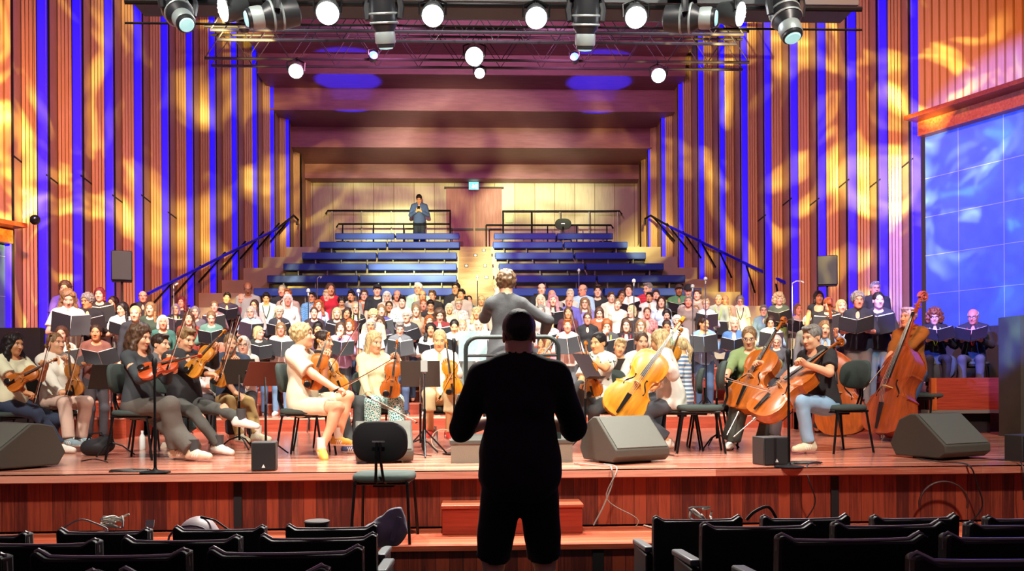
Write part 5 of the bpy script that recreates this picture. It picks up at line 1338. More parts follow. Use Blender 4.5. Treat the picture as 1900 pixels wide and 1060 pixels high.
player('conductor seen from behind in a long grey tailored jacket, curly hair pinned up', (940, 655), 9.25, 180, 1.06, True, floor=.22, standing=True, L=(922, 548, 9.5, (.4, .3, .8), (0, -.5, .5), .9, (.5, .3, -.9)), R=(1008, 622, 9.45, (.2, .6, -.7), (-1, 0, 0), .4, (-.9, .4, -.3)),
       fig=dict(neck='high', head=(.05, .25, 0), coat=True, hem=-.12, loose=1.1), hair=('bun', 'br'), top='45474a', legs='3a3c40', shoes='181818', shoe_st='leather', topname='jacket')
_c = [x for x in bpy.data.objects if x.get('label', '').startswith('conductor seen')][0]
_h = [x for x in _c.children if x.name.startswith('hair')][0]; _h.data = hair_mesh('curlshort'); slot(_h, hairm('6e5438'))
# --- stands and sheet music
def stand_px(label, px, py, Y, rz, tilt=-22, s=None):
    p = at(px, py, Y); s = s or max(.7, p.z); return stand(label, (p.x, p.y, 0), math.radians(rz), tilt, s)
st = stand_px('brown music stand tilted left of the charcoal-topped violinist', 205, 686, 10.1, -138, -28, .86)
stand_px('brown music stand between the dark shirt and the blond man', 446, 690, 10.9, 160, -20)
st = stand_px('red brown covered music stand with a black strap, left of the blond man', 490, 685, 10.1, -136, -30, .88)
for ch in st.children:
    if ch.name.startswith('desk'): slot(ch, M('stand_cover', '7d4434', .7)); b = MB().box((0, -.006, .02), (.52, .012, .04)).build('strap', black_pl, ch)
stand_px('wide brown music stand in front of the woman in cropped cream trousers', 780, 694, 10.2, 178, -14)
stand_px('brown music stand hidden by the shoulder of the man in black', 925, 692, 10.9, 180, -16)
stand_px('brown music stand seen right of the man in black, under the rail', 1005, 690, 11.0, 180, -16)
stand_px('black music stand edge-on in front of the leaf-print blouse', 1090, 680, 10.2, 60, -30)
stand_px('brown music stand in front of the fair player with tilted head', 1150, 688, 11.3, 178, -14)
stand_px('black music stand tilted left of the green-sweatered cellist', 1334, 682, 10.4, 70, -28)
sm = at(905, 642, 9.9); t = thing('sheet_music', 'pale blue open score sheets behind the podium rail', 'sheet music', sm)
for k in (-1, 1): MB().box((k * .16, 0, 0), (.31, .004, .34), Rx(-.25)).build('page', M('score_paper', 'a9c3ca', .8, var=.12, vscale=30), t)
MB().tube([(0, .03, -.1), (0, .03, -sm.z)], .014, 8).build('score_stand', metal_dk, t)
# --- microphones
p = on_z(288, 878, 0); mic_stand('black microphone stand with round base at the stage edge on the left', p, .88)
p = on_z(1464, 868, 0); mic_stand('black microphone stand at the stage edge on the right', p, .93)
p = at(788, 820, 9.7); mic_stand('tripod microphone stand with a grey square microphone in front of the wide music stand', (p.x, p.y, 0), .90, base=False, head='condenser')
p = at(843, 800, 9.9); mic_stand('slim tall microphone stand just left of the podium rail', (p.x, p.y, 0), 1.12, .008)
for px, py, Y, hd, lb in ((322, 524, 14.0, 'boom', 'leftmost tall choir microphone, under the left handrail'), (572, 540, 14.6, 'ball', 'tall choir microphone with a white tip over the man in blue checks'), (589, 512, 18.2, 'boom', 'tall choir microphone rising in front of the left benches'),
                       (665, 541, 14.5, 'ball', 'tall choir microphone before the man in the orange tee'), (886, 514, 18.2, 'ball', 'tall choir microphone on the centre stair left of the conductor'), (1074, 502, 18.2, 'ball', 'tall choir microphone in front of the right benches'),
                       (1176, 522, 14.6, 'ball', 'tall choir microphone before the man in a white shirt, right half'), (1285, 532, 14.6, 'ball', 'tall choir microphone beside the man in the green shirt'), (1309, 518, 15.0, 'ball', 'tall choir microphone right of the man in the green shirt'), (1470, 520, 14.2, 'boom', 'rightmost tall choir microphone, under the right handrail')):
    p = at(px, py, Y); z0 = 0
    for e, z in zip(edges, ROWZ):
        if Y > e: z0 = z
    if Y > 18.1: p.y = 18.45; p = at(px, py, 18.45)
    mic_stand(lb, (p.x, p.y, z0), p.z - z0 - .05, .009, False, hd)
# --- monitors and front fills
monitor('wedge stage monitor cut by the left edge of the picture', -30, 72, 8.85, .42, math.radians(-38), 1.15)
monitor('wedge stage monitor behind the empty chair in front of the stage', 668, 756, 9.1, .40, math.radians(8), .95)
monitor('wedge stage monitor right of the man in black', 1108, 1210, 8.85, .44, math.radians(26), 1.08)
monitor('wedge stage monitor under the first double bass', 1690, 1800, 8.95, .44, math.radians(24), 1.12)
box_speaker('small black box speaker left of the empty front chair', 463, 511, 826, 880, 8.25, .12)
box_speaker('small black box speaker in front of the cellists', 1409, 1463, 816, 869, 8.3, .16)
box_speaker('small black box speaker cut by the right edge of the picture', 1884, 1930, 813, 863, 8.4, .3)
# --- side platform on the right with its timber front
a, b = at(1728, 737, 12.7), at(1878, 737, 12.7)
t = thing('side_platform', 'raised timber-fronted side platform under the bald man at the right', 'platform', ((a.x + b.x) / 2, 12.75, 0)); w = b.x - a.x
MB().box((0, 0, .56), (w, .05, .46)).build('front_panel', riser_wood, t); MB().box((0, .55, .76), (w, 1.1, .05)).build('deck', M('platform_black', '1c1c1a', .8), t)
for k in (-1, 1): MB().box((k * (w / 2 - .04), -.035, .56), (.08, .03, .46)).build('panel_post', wood('post_oak', '9a4a1c', 'c06a30', 'Z'), t)
MB().box((0, .05, .31), (w + .1, .2, .05)).build('sill', M('sill_grey', '6a6a5e', .7), t); MB().box((0, .45, .15), (w * .6, .7, .29)).build('base_box', dark_gap, t)
# --- odds and ends on the platform
p = on_z(216, 838, 0); t = thing('shoulder_bag', 'slumped black bag on the stage under the tilted stand at left', 'bag', (p.x, 10.2, 0))
F = Field(); F.ell((0, 0, .09), (.17, .12, .10), .02); F.ell((.08, .02, .13), (.1, .09, .09), .04); F.cut((0, 0, 0), (0, 0, 1)); F.noise(.012, 26, 2); P, Q = F.mesh(.012); add_obj('bag_body', to_mesh('bag', P, Q, M('bag_black', '1e1e22', .7)), t)
MB().tube([(-.12, 0, .12), (-.06, -.03, .24), (.06, -.02, .25), (.12, 0, .13)], .010, 6).build('strap', black_pl, t)
for px, py, Y, lb in ((264, 800, 11.0, 'clear bottle standing behind the charcoal-topped violinist'), (548, 806, 11.4, 'clear bottle behind the chair of the blond man'), (808, 800, 11.5, 'white bottle beside the red shoes')):
    p = at(px, py, Y); t = thing('bottle', lb, 'bottle', (p.x, p.y, 0)); MB().lathe([(.03, 0), (.034, .01), (.034, .15), (.014, .19), (.014, .2)], n=16).build('bottle_body', M('bottle_pale', 'dce4e2', .15), t); MB().lathe([(.016, .2), (.016, .225), (.002, .226)], n=12).build('cap', M('cap_white', 'f0f0ee', .4), t)
def coil(label, px, py, z, n=3, r=.16, mat=None, drop=None, squash=.45):
    c = on_z(px, py, z); pts = []
    rnd = random.Random(px)
    for i in range(n * 10):
        a = i * 2 * PI / 10; rr = r * (1 + .25 * rnd.uniform(-1, 1)); pts.append(c + Vector((rr * math.cos(a), rr * squash * math.sin(a), .008 + .004 * (i / 10))))
    if drop: pts += [Vector(d) for d in drop]
    return cable(label, pts, .006, mat)
cg = M('cable_grey', '8a8a84', .5)
ez = lambda px, y, z: (at(px, 800, y).x, y, z)
coil('coil of black cable beside the left microphone stand', 245, 876, 0, 3, .17)
coil('coil of cable beside the right microphone stand', 1490, 862, 0, 4, .16, None, [ez(1498, 8.1, .02), ez(1500, 7.985, -.1), ez(1512, 7.985, -.3), ez(1490, 7.985, -.48)])
cable('pale grey cables running from the monitor right of the man in black over the edge', [ez(1065, 8.6, .01), ez(1085, 8.4, .02), ez(1110, 8.35, .01), ez(1130, 8.2, .02), ez(1134, 7.985, .02), ez(1136, 7.985, -.1), ez(1120, 7.985, -.3), ez(1100, 7.985, -.48)], .007, cg)
cable('thin cable hanging down from the monitor right of the man in black', [ez(1120, 8.5, .01), ez(1140, 8.2, .02), ez(1143, 7.985, -.02), ez(1125, 7.985, -.25), ez(1180, 7.985, -.42), ez(1178, 8.0, -.5)], .005, cg)
cable('black cable hanging from the monitor under the first double bass', [ez(1700, 8.8, .01), ez(1740, 8.3, .02), ez(1795, 7.985, .02), ez(1812, 7.985, -.15), ez(1822, 7.985, -.35), ez(1800, 7.985, -.5)], .007)
cable('thin cable lying across the stage to the right edge', [ez(1760, 9.0, .008), ez(1840, 8.6, .008), ez(1880, 8.4, .008), ez(1896, 7.985, .01), ez(1898, 7.985, -.3)], .005)
for k, (x0, x1) in enumerate(((150, 200), (1130, 1250), (690, 800), (1560, 1700))):
    y = 9.4 + .2 * k; cable('thin black cable lying on the stage floor, %s' % ('left by the first chairs', 'by the first cello', 'by the grey square microphone', 'by the double basses')[k], [ez(x0, y, .006), ez((x0 + x1) / 2, y + .25, .006), ez(x1, y - .15, .006)], .005)
t = thing('red_tape_coil', 'loose pale cable loop beside the red shoes', 'cable', (at(822, 815, 10.3).x, 10.3, 0)); t.name = 'cable_loop'
MB().tube([(.13 * math.cos(a), .02 * math.sin(3 * a), .13 + .12 * math.sin(a)) for a in np.linspace(0, 2 * PI, 25)], .005, 6).build('loop', M('cable_pale', 'd0d0b8', .5), t)
# ================================================================== the choir
def hold(sep=.13, y=-.30, z=1.13, cu=.9): 
    return dict(L=dict(pos=(sep, y, z), hint=(.7, .35, -1), d=(-.55, -.55, .45), n=(-.35, .1, 1), curl=cu), R=dict(pos=(-sep, y, z), hint=(-.7, .35, -1), d=(.55, -.55, .45), n=(.35, .1, 1), curl=cu))
BODY = {}
def body(key):
    """a small wardrobe of shared figures: sex, build, arms, sleeves, neckline, head pose"""
    if key in BODY: return BODY[key]
    sex, arm, slv, nk, hd = key
    fem = sex in 'fF'; g = {'f': 1.0, 'F': 1.28, 'm': 1.0, 'M': 1.22}[sex]
    kw = dict(fem=fem, girth=g, top={'l': 'long', 's': 'short', 'r': 'roll', 'n': 'sleeveless'}[slv], neck={'c': 'crew', 'v': 'v', 'k': 'collar', 's': 'scoop'}[nk],
              head={'u': (0, -.05, 0), 'd': (0, .35, 0), 'l': (.28, .0, 0), 'r': (-.28, 0, 0), 't': (0, .05, .18), 'L': (.7, .12, 0), 'R': (-.7, .12, 0)}[hd], mouth=.004 if hd == 'u' else 0, h=.0125, hf=.0058)
    if arm == 'h': kw['hands'] = hold()
    elif arm == 'm':
        hh = hold(); hh['R'] = dict(pos=(-.05, -.20, 1.44), hint=(-.8, .2, -1), d=(.5, .35, .6), n=(.2, 1, .2), curl=.7); kw['hands'] = hh
    BODY[key] = figure('_'.join(key), **kw); return BODY[key]
# px, py (face), row, build, arms, sleeve+neck, head, skin, hair style, hair colour, top, extras, words
#   extras: g glasses, f folder, b beard, y lime lanyard, p pink lanyard, r red lanyard, k dark lanyard
CH = [
 (121,537,'S3','f','d','sc','r','p','curlshort','br','6a50c8','','curly brown-haired singer in a violet tee at the far left wall'),
 (126,556,'S1','F','h','sk','d','p','wavy','lb',('f0efe0','leaf','cdd6c0'),'f','singer with wavy light brown hair in white lace, looking into her folder'),
 (162,560,'S2','m','h','lk','R','t','curlshort','gr','24242a','gf','grey curly singer in glasses holding a book, left end'),
 (185,548,'S3','f','h','lc','r','p','bob','rd','2a2226','f','singer with a dyed red bob beside the left loudspeaker pole'),
 (210,563,'S3','f','h','lc','R','f','straight','db','1e1c22','f','singer with long dark brown hair in black, below the left loudspeaker'),
 (227,575,'S2','f','h','sk','R','p','straight','bk','f4f2ec','f','dark long-haired singer in a white puff-sleeved blouse'),
 (251,584,'S1','f','d','lv','r','p','tied','bl','30333c','','singer with tied blonde hair in a dark blazer, behind the charcoal-topped violinist'),
 (265,552,'S4','m','d','lk','u','r','bald','br','2c2a30','g','bald singer in glasses under the lower end of the left handrail'),
 (279,575,'S2','f','d','lc','r','p','straight','lb','3a4a3c','','fair straight-haired girl singer right of the dark blazer'),
 (302,600,'S1','f','d','lc','u','r','bob','wh','3a6a62','','white-haired elderly singer over the shoulder of the grey tee man'),
 (178,619,'G','f','h','sc','r','t','tied','db','8a5a50','f','young singer in a brown pink lettered tee standing on the stage floor'),
 (114,622,'G2','f','h','lk','r','p','straight','br',('f0eee0','leaf','b8b8a8'),'f','brown long-haired singer in a white print blouse behind the pale pink trousers'),
 (326,575,3,'f','h','lv','u','f','bob','pu','20202a','fyg','singer with purple grey hair and a lime lanyard, left side'),
 (337,562,4,'f','d','lc','r','f','wavy','rd','3a3038','','dark red-haired singer half hidden behind purple grey hair'),
 (362,581,2,'f','d','lc','u','p','bob','gr','6a6c74','g','grey bob singer in glasses beside the purple-haired one'),
 (350,593,1,'f','d','lc','u','p','wavy','br','a04038','','brown wavy-haired singer above the man in the dark shirt'),
 (333,634,0,'m','d','lk','d','r','short','wh','bcd0b0','g','white-haired man in glasses left of the dark shirt player, low down'),
 (398,570,3,'f','h','lc','u','p','bun','lb','9a7f80','f','singer with pinned hair in a mauve jumper, first right of the left stairs'),
 (392,591,1,'f','h','lc','d','p','tied','lb','6a9a8a','f','young singer hidden up to the eyes behind a raised folder'),
 (421,554,4,'m','h','lk','t','o','short','bk','3c3648','f','black-haired singer in a dark patterned shirt at the left end of his row'),
 (448,556,4,'M','d','lc','d','r','bald','lg','7a2c3c','','balding elderly singer in maroon'),
 (460,537,5,'m','d','lc','d','b','bald','bk','9a9a94','g','bald dark-skinned singer in glasses, top row at the left'),
 (472,568,3,'f','d','lv','r','f','straight','db','c8b4b0','g','singer with long dark hair and glasses left of the pale blue tee'),
 (466,581,2,'F','h','sk','r','p','bob','lg',('9cc4e4','check','b4d4ec'),'gf','grey blonde singer in glasses and a light blue checked shirt'),
 (494,554,4,'m','d','sc','d','t','short','bk','b4dcec','k','young man with black hair in a pale blue tee, looking down'),
 (524,541,5,'m','d','lk','r','r','crop','gr','26262c','','grey cropped man in black, top row left of the gap'),
 (534,548,4,'m','d','lc','r','p','short','gi','b8a090','','ginger man right of the grey cropped man'),
 (534,558,3,'F','d','lc','u','r','straight','wh','e8e8dc','','long white-haired singer in white, left centre'),
 (527,568,3,'f','d','lc','r','p','tied','br','8c8a76','','brown-haired singer peeping beside long white hair'),
 (518,581,2,'F','h','lv','u','p','curlshort','wb','33353c','gf','white curly-haired singer in glasses and a dark cardigan'),
 (480,619,0,'f','h','lc','L','p','bob','bl','2e302e','f','blonde bob singer in black seen from the side, reading'),
 (521,612,0,'F','h','lc','u','r','bob','lb',('f2f2ea','leaf','d6d8d4'),'gf','grey blonde singer in a white lace top and jeans, left of the curly blond player'),
 (401,650,0,'m','d','lk','d','r','bald','gr','d0a8a0','','stooping pink-faced singer behind the dark shirt player'),
 (579,553,4,'m','d','lk','r','t','short','bk',('7ab0dc','check','5a90c4'),'g','man in a blue checked shirt behind a tall microphone'),
 (606,551,4,'m','d','sc','u','p','quiff','bl',('2a2a2c','leaf','eeeeea'),'','young blond man in a black and white top'),
 (613,538,5,'f','d','lc','l','t','straight','br','c01c30','','brown-haired singer in red, top row behind the young blond man'),
 (634,561,4,'m','d','lc','d','t','curlshort','bk','4a4a50','','black curly-haired singer looking down, left of the beard'),
 (652,551,4,'m','d','lc','r','t','short','bk','a0a29c','b','bearded man in grey, left of the orange tee'),
 (676,549,4,'m','d','sc','u','p','short','br','d8683c','g','young man in glasses and an orange tee'),
 (591,568,3,'f','d','lv','u','p','wavy','gi','b8d4ec','p','ginger wavy-haired singer in light blue with a pink lanyard'),
 (583,582,2,'f','d','lc','u','p','tied','br','3c2c34','','young brown-haired singer just right of the curly blond head'),
 (625,583,2,'f','h','lc','u','p','bob','bl','28282c','f','blonde bob singer in black, left of the lime lanyard and glasses'),
 (644,583,2,'f','d','lc','t','t','straight','db','703038','','dark long-haired singer in wine red between two blondes'),
 (660,574,3,'f','h','lv','u','p','straight','bl','1e1e22','gyf','blonde singer in glasses with a lime lanyard over black'),
 (590,611,0,'f','d','lc','d','o','straight','bk','6e5a6a','','dark-haired singer looking down over the tied dark hair of the player'),
 (632,611,0,'F','m','lc','u','p','bob','br','b89cc4','f','brown bob singer in lilac with a hand at her chin'),
 (649,604,1,'f','d','lc','r','p','bob','gi','8a4a48','','reddish-haired singer hidden behind the lilac blouse'),
 (688,606,0,'f','d','sc','u','t','bob','lg','c4e0ec','g','grey blonde singer in mirrored glasses and pale blue'),
 (693,588,1,'f','d','lc','d','p','curlshort','bl','d8c8a8','','blonde curly head bent down, above the mirrored glasses'),
 (706,600,1,'f','h','lc','r','p','bob','br','4a3848','f','brown bob singer behind the mirrored glasses'),
 (700,540,5,'m','d','sc','u','p','cap','1e1e22','24262a','','man in a dark cap and black tee, top row'),
 (718,552,4,'f','d','lc','u','p','bob','wh','c4b8a8','g','white-haired singer in glasses below the man in the cap'),
 (737,550,4,'m','d','lc','u','r','bald','br','c8b8a4','','balding brown-haired man right of the white-haired one'),
 (746,562,3,'m','d','sc','u','p','quiff','bk',('eef0e4','leaf','3c7a4c'),'','young man with dark curls in a white tee with green letters'),
 (776,537,5,'m','d','sk','r','r','short','wh','b4dcc4','gy','silver-haired man in glasses and a mint shirt'),
 (784,550,4,'m','d','lk','u','t','bald','db','8a7a6a','g','balding man in glasses in front of the mint shirt'),
 (802,550,4,'m','d','lk','r','r','short','br','30282a','g','brown-haired man in dark top, right of the balding man in glasses'),
 (722,570,3,'f','h','lv','u','t','tied','db','221c20','gf','dark-haired singer in glasses and a black top, left centre'),
 (708,578,2,'f','h','lv','u','p','bob','lb','5c58a0','f','light brown bob singer in purple with a folder'),
 (799,568,3,'m','d','sc','d','t','short','bk','2a2226','','dark-haired singer hiding the face behind an arm'),
 (772,578,2,'f','d','lc','u','p','straight','lb','b89a7c','','long light brown-haired singer in tan'),
 (786,567,3,'f','d','lc','u','r','tied','gi','f0ece0','','ginger tied-hair singer in white, left centre'),
 (755,588,1,'f','h','lc','r','p','curlshort','wh','3c3c40','gf','white curly-haired singer in glasses, dark sleeve'),
 (816,586,1,'f','h','lv','d','p','wavy','br','8a3030','f','reddish brown-haired singer in a brick cardigan looking down'),
 (834,574,3,'f','d','lc','u','o','bob','wb','dcc8a8','','pale blonde singer left of the floral shirt'),
 (851,566,3,'F','d','lk','u','p','short','bl',('f0ece6','floral','c8a890'),'g','short blonde singer in glasses and a floral shirt'),
 (846,537,5,'m','d','lk','r','t','short','bk','22222a','g','dark-haired man in glasses, top row at the centre stair'),
 (856,548,4,'m','d','lk','r','t','short','bk','c8b4a4','','dark-haired man directly in front of the top row man at the stair'),
 (870,559,4,'m','d','sc','u','r','crop','db','2f6a94','','man with cropped dark hair in a blue tee at the centre'),
 (884,582,2,'f','d','lc','u','o','wavy','bl','e8d8c8','','blonde singer left of the conductor, mouth open'),
 (888,606,1,'f','h','lc','u','p','bob','wb','b8cce0','','platinum bob singer above the pale score sheets'),
 (843,607,0,'f','h','lk','d','o','tied','bk','9cc0dc','f','black-haired singer in a pale denim shirt reading a tablet'),
 (858,606,1,'f','d','lc','u','p','straight','bl','d4c0a0','','blonde face behind the pale denim shirt'),
 (799,613,0,'f','h','lc','u','t','wavy','bk','f2efe4','f','young singer with long black curls in white, folder raised'),
 (742,611,0,'f','h','lk','d','p','short','gr','6c6f74','gf','grey short-haired singer in glasses and a grey blouse'),
 (755,607,1,'f','d','lc','l','p','straight','bl','a8c8e4','','blonde in light blue behind the grey blouse'),
 (797,598,1,'f','d','lc','u','p','wavy','gi','7a5a4a','','auburn-haired singer behind the long black curls'),
 (893,559,4,'f','d','lc','u','o','tied','bl','e8d0b8','','singer whose face shows beside the left arm of the conductor'),
 (1005,538,5,'m','d','lk','u','p','bald','db','26262c','','bald man in black, top row right of the conductor'),
 (1024,549,4,'M','d','lc','u','r','bald','lg','b0a49c','','pink bald elderly man below the bald man in black'),
 (996,556,4,'m','d','lc','r','t','short','db','7a6a60','','dark-haired singer beside the right shoulder of the conductor'),
 (1003,559,3,'f','d','lc','u','p','bob','wb','d8b8b0','','pale blonde face near the conductor, second from her shoulder'),
 (1026,559,3,'f','h','lv','u','p','wavy','pk','2a262a','f','pink-haired singer in black with a folder'),
 (1003,578,2,'f','d','lc','u','p','bob','gr','b8b0a4','','grey bob singer beside the right arm of the conductor'),
 (1058,548,4,'m','d','lc','u','p','short','wb','c8c4b4','','blond older man behind the purple shirt'),
 (1056,561,3,'M','d','lk','u','r','bald','wh','6a64b8','g','white-haired man in glasses and a purple shirt'),
 (1042,574,3,'f','d','lc','u','p','curlshort','db','9a3848','','brown curly-topped singer between pink hair and purple shirt'),
 (1081,540,5,'m','d','lk','R','r','bald','gr','a8c8e4','g','grey balding man in light blue seen from the side, top row'),
 (1109,542,5,'m','d','sc','u','p','quiff','db','25272b','','tall young man in a black tee, top row right half'),
 (1085,564,3,'f','d','lc','u','p','wavy','lb','8a84c4','g','singer with long wavy dark blonde hair and glasses'),
 (1054,582,2,'f','d','lc','u','t','straight','br','5a2c3c','','brown long-haired singer in dark red, right of the grey bob'),
 (1112,582,2,'f','d','lc','d','p','straight','br','a45a3a','','straight brown-haired singer in rust looking down'),
 (1090,593,1,'F','d','lk','u','r','tied','br','222226','g','heavy singer in black-rimmed glasses and a black shirt'),
 (1134,553,4,'m','d','lc','l','p','short','br','e4dcc8','','brown-haired singer left of the curly dark one'),
 (1154,550,4,'m','d','lc','t','t','curlshort','db','c8b090','g','curly dark-haired singer in glasses, head tilted'),
 (1166,541,5,'m','h','lk','u','p','short','br','f0eee8','f','man in a white shirt with a folder, top row'),
 (1146,566,3,'f','d','nc','t','p','tied','lb','efe2cc','','young singer with bare shoulders and pinned light brown hair'),
 (1172,579,2,'f','d','lc','R','p','bob','bl','2e2a2a','','blonde singer in black right of the bare shoulders'),
 (1018,599,1,'f','h','lk','u','p','bob','bl',('f0d4cc','floral','d08a90'),'f','blonde bob singer in a pink floral blouse beside the head of the man in black'),
 (1053,606,0,'F','h','lv','u','r','short','gi','f4f2ee','f','short auburn-haired singer in a white cardigan over a striped dress'),
 (1126,606,0,'f','m','lv','d','p','bob','gi','4a4a4c','yf','auburn bob singer with a hand at her mouth and a lime lanyard'),
 (1162,606,0,'f','h','lv','u','p','bob','br','2a2024','grf','brown bob singer in glasses with a red lanyard'),
 (1189,606,0,'f','d','lc','u','p','straight','lb','b0a08c','g','long fair-haired singer in mirrored glasses above the first cellist'),
 (1202,537,5,'m','d','sk','R','p','short','gr',('c8283c','stripe','a01c30'),'g','grey-haired man in a red striped shirt'),
 (1205,553,4,'m','d','lk','r','t','short','bk','e0ded6','b','dark-haired man with a moustache below the red stripes'),
 (1217,549,4,'m','d','lk','u','p','short','db','c8ccd0','b','bearded young man right of the moustache'),
 (1260,540,5,'m','h','sk','u','b','cap','3a2a26','4a7a54','f','smiling man in a brown cap and green shirt'),
 (1277,540,5,'m','d','lc','d','p','cap','1a1a1e','3a3a40','','man in a black cap right of the green shirt'),
 (1294,548,4,'m','d','lc','r','p','short','br','a89888','','brown-haired man with a raised hand right of the black cap'),
 (1227,562,3,'f','d','lc','u','p','straight','db','c4dcf0','','singer with long dark hair in pale blue looking up'),
 (1201,582,2,'f','d','lv','u','r','tied','br',('d8a098','floral','b86a6a'),'','flushed brown-haired singer in a pink pattern'),
 (1237,585,2,'f','h','lc','d','p','bob','bk','b0c8dc','f','dark-haired singer with a black headband'),
 (1277,561,3,'f','d','lc','u','r','short','gr','8a7c74','','grey short-haired singer below the black cap'),
 (1266,578,2,'f','d','lc','u','p','straight','lg','e8e0d8','g','long silver-haired singer in glasses'),
 (1291,578,2,'f','d','lc','u','p','straight','lb','f0f0ea','','long light brown-haired singer in white, right half'),
 (1310,566,3,'f','h','lk','u','p','short','bl','d0dcee','gf','short blonde singer in glasses and a white blue shirt'),
 (1237,607,0,'f','d','lc','d','t','tied','db',('8aa07a','leaf','4c6a48'),'','singer with tied dark hair in a green pattern, above the cello neck'),
 (1256,598,1,'m','d','lc','u','p','curlshort','wh','dcd8cc','','white-haired head behind the cello scroll'),
 (1306,602,0,'f','h','lc','L','o','pony','db','8cb0d4','yf','singer with a dark ponytail, blue cardigan and lime lanyard'),
 (1333,558,4,'m','d','lk','u','r','short','lg','b0c0a8','gy','grey man in glasses and pale green with a lanyard'),
 (1346,558,4,'m','d','lc','l','t','bald','br','c8a890','','tanned bald man beside the pale green shirt'),
 (1349,578,2,'f','h','lc','l','p','bob','bl','f0e6e0','f','blonde bob singer in white right of the lanyard man'),
 (1362,603,0,'f','h','lv','l','p','bob','wb','5a86c4','f','blonde elderly singer in a blue jacket'),
 (1373,559,4,'F','d','sk','d','p','bob','gr','e6e2cc','gk','grey brown singer in glasses and a cream shirt'),
 (1417,578,2,'f','d','lk','u','p','short','gr','6a8cb4','g','grey short-haired singer in glasses and denim'),
 (1445,556,3,'f','h','lc','l','p','afro','bl','5a6a58','f','singer with a mass of long blonde curls'),
 (1430,599,1,'f','h','lk','d','p','straight','db','9cc0dc','gf','long dark-haired singer in glasses and a light blue shirt'),
 (1481,575,2,'f','h','lc','l','p','bob','lb','c8c4bc','f','short fair brown-haired singer holding a folder, right side'),
 (1519,553,'S3','f','d','ns','l','t','bob','bk','24242a','','black-haired singer in a black tank top at the end of the right handrail'),
 (1537,566,'S2','f','h','lc','l','p','tied','gi','2a2a30','f','fair reddish-haired singer behind the scroll of the far bass'),
 (1561,570,'S2','f','d','lc','l','p','straight','bl','b4cce0','','blonde singer in pale blue behind the far bass scroll'),
 (1500,601,0,'f','d','lk','d','r','curlshort','wh','6a6e74','g','white curly-haired singer in glasses above the grey-haired cellist'),
 (1441,635,0,'f','d','lc','d','p','bob','lg','4a5058','g','grey bob singer in glasses low between the two cellists'),
 (1592,559,'S1','F','h','rk','l','r','curlshort','gr','262a3c','gf','grey curly singer in a navy blouse and grey trousers with a folder'),
 (1624,537,'S3','m','d','lk','l','r','short','gr','26262e','g','grey-haired man in glasses and dark jacket at the back right'),
 (1630,559,'S1','f','h','lc','l','p','pony','bk','33353a','f','dark ponytailed singer in a black jacket and pale jeans with a folder'),
]
LANY = {'y': 'b8e83c', 'p': 'e85a9a', 'r': 'd8243c', 'k': '22222a'}
ROWDEF = {**{i: (y, z) for i, (y, z) in enumerate(zip(ROWY, ROWZ))}, 5: (18.35, 1.02), 'S1': (13.55, .3), 'S2': (14.25, .52), 'S3': (14.95, .74), 'S4': (15.5, .96), 'G': (12.75, 0), 'G2': (12.6, 0)}
SHADOW = {}
SEEN = {}
for i, (px, py, row, sex, arm, sn, hd, sk, hs, hc, top, ex, words) in enumerate(CH):
    if 'f' in ex and arm == 'd': arm = 'h'
    Y, zf = ROWDEF[row]
    # neighbours in the same row stand a little forward or back so that nobody overlaps
    Y += (.10 if i % 2 else -.08)
    p = at(px, py, Y); fem = sex in 'fF'
    for q in SEEN.get(row, []):
        if abs(q[0] - p.x) < .36: Y = q[1] + (.30 if q[2] < .15 else -.30); p = at(px, py, Y)
    SEEN.setdefault(row, []).append((p.x, Y, 0))
    fg = body((sex, arm, sn[0], sn[1], hd))
    hz = fg.head[2][3] - .01
    s = (p.z - zf) / hz; s = max(.84, min(1.13, s))
    off = fg.head.to_translation()
    rz = math.atan2((p.x - .2) * .55, Y - 9.3)       # turned towards the conductor
    rz = -rz * .75
    hl = Rz(rz) @ Vector((off.x * s, off.y * s, 0)); loc = Vector((p.x - hl.x, p.y - hl.y, p.z - hz * s))
    front = row in ('S1', 'G', 'G2', 0)
    lg = {'G': '4a4a52', 'S1': '5a5f68'}.get(row, ['2a2c34', '3a3a3e', '3f5474', '4a4c50'][i % 4])
    if 'jeans' in words: lg = '6f90b4'
    if 'grey trousers' in words: lg = '70747a'
    t = person(fg, words, loc, rz, s, sk, (hs, hc), top, lg, shoes=('d8d8d0' if i % 2 else '26262a') if front else None, glasses='g' in ex, beard='b' in ex, group='choir singers')
    for k in 'yprk':
        if k in ex:
            T = fg.T; key = 'lan_%s' % ('_'.join((sex, arm, sn, hd)))
            def mk():
                mb = MB()
                for sg in (-1, 1): mb.tube([T(sg * .07, -.02, .535), T(sg * .074, .088, .47), T(sg * .066, .132, .40), T(sg * .05, .15, .33), T(sg * .02, .148, .25), T(sg * .004, .14, .2)], .009, 6)
                return mb.build('lanyard', None)
            add_obj('lanyard', _shared(key, mk), t, M('lanyard_' + LANY[k], LANY[k], .6))
    if 'f' in ex:
        A = Matrix.Translation(loc) @ Matrix.Rotation(rz, 4, 'Z') @ Matrix.Scale(s, 4) @ Matrix.Translation((0, -.405, 1.22)) @ Matrix.Rotation(math.radians(-38 + 14 * math.sin(i * 2.3)), 4, 'X') @ Matrix.Rotation(.10 * math.sin(i * 1.7), 4, 'Y')
        flab = (('black folder held open by the ' if 'tablet' not in words else 'dark tablet case held by the ') + words.split(',')[0].split(' with a folder')[0].split(' holding')[0].split(' in black seen')[0].split(' beside')[0].split(' behind')[0].split(' above')[0].split(' over the')[0].split(' directly')[0].split(' at the')[0].split(' standing')[0].split(' and a')[0] + ('' if 'print' not in words else ' at left'))
        folder(' '.join(flab.split()[:15]), A)
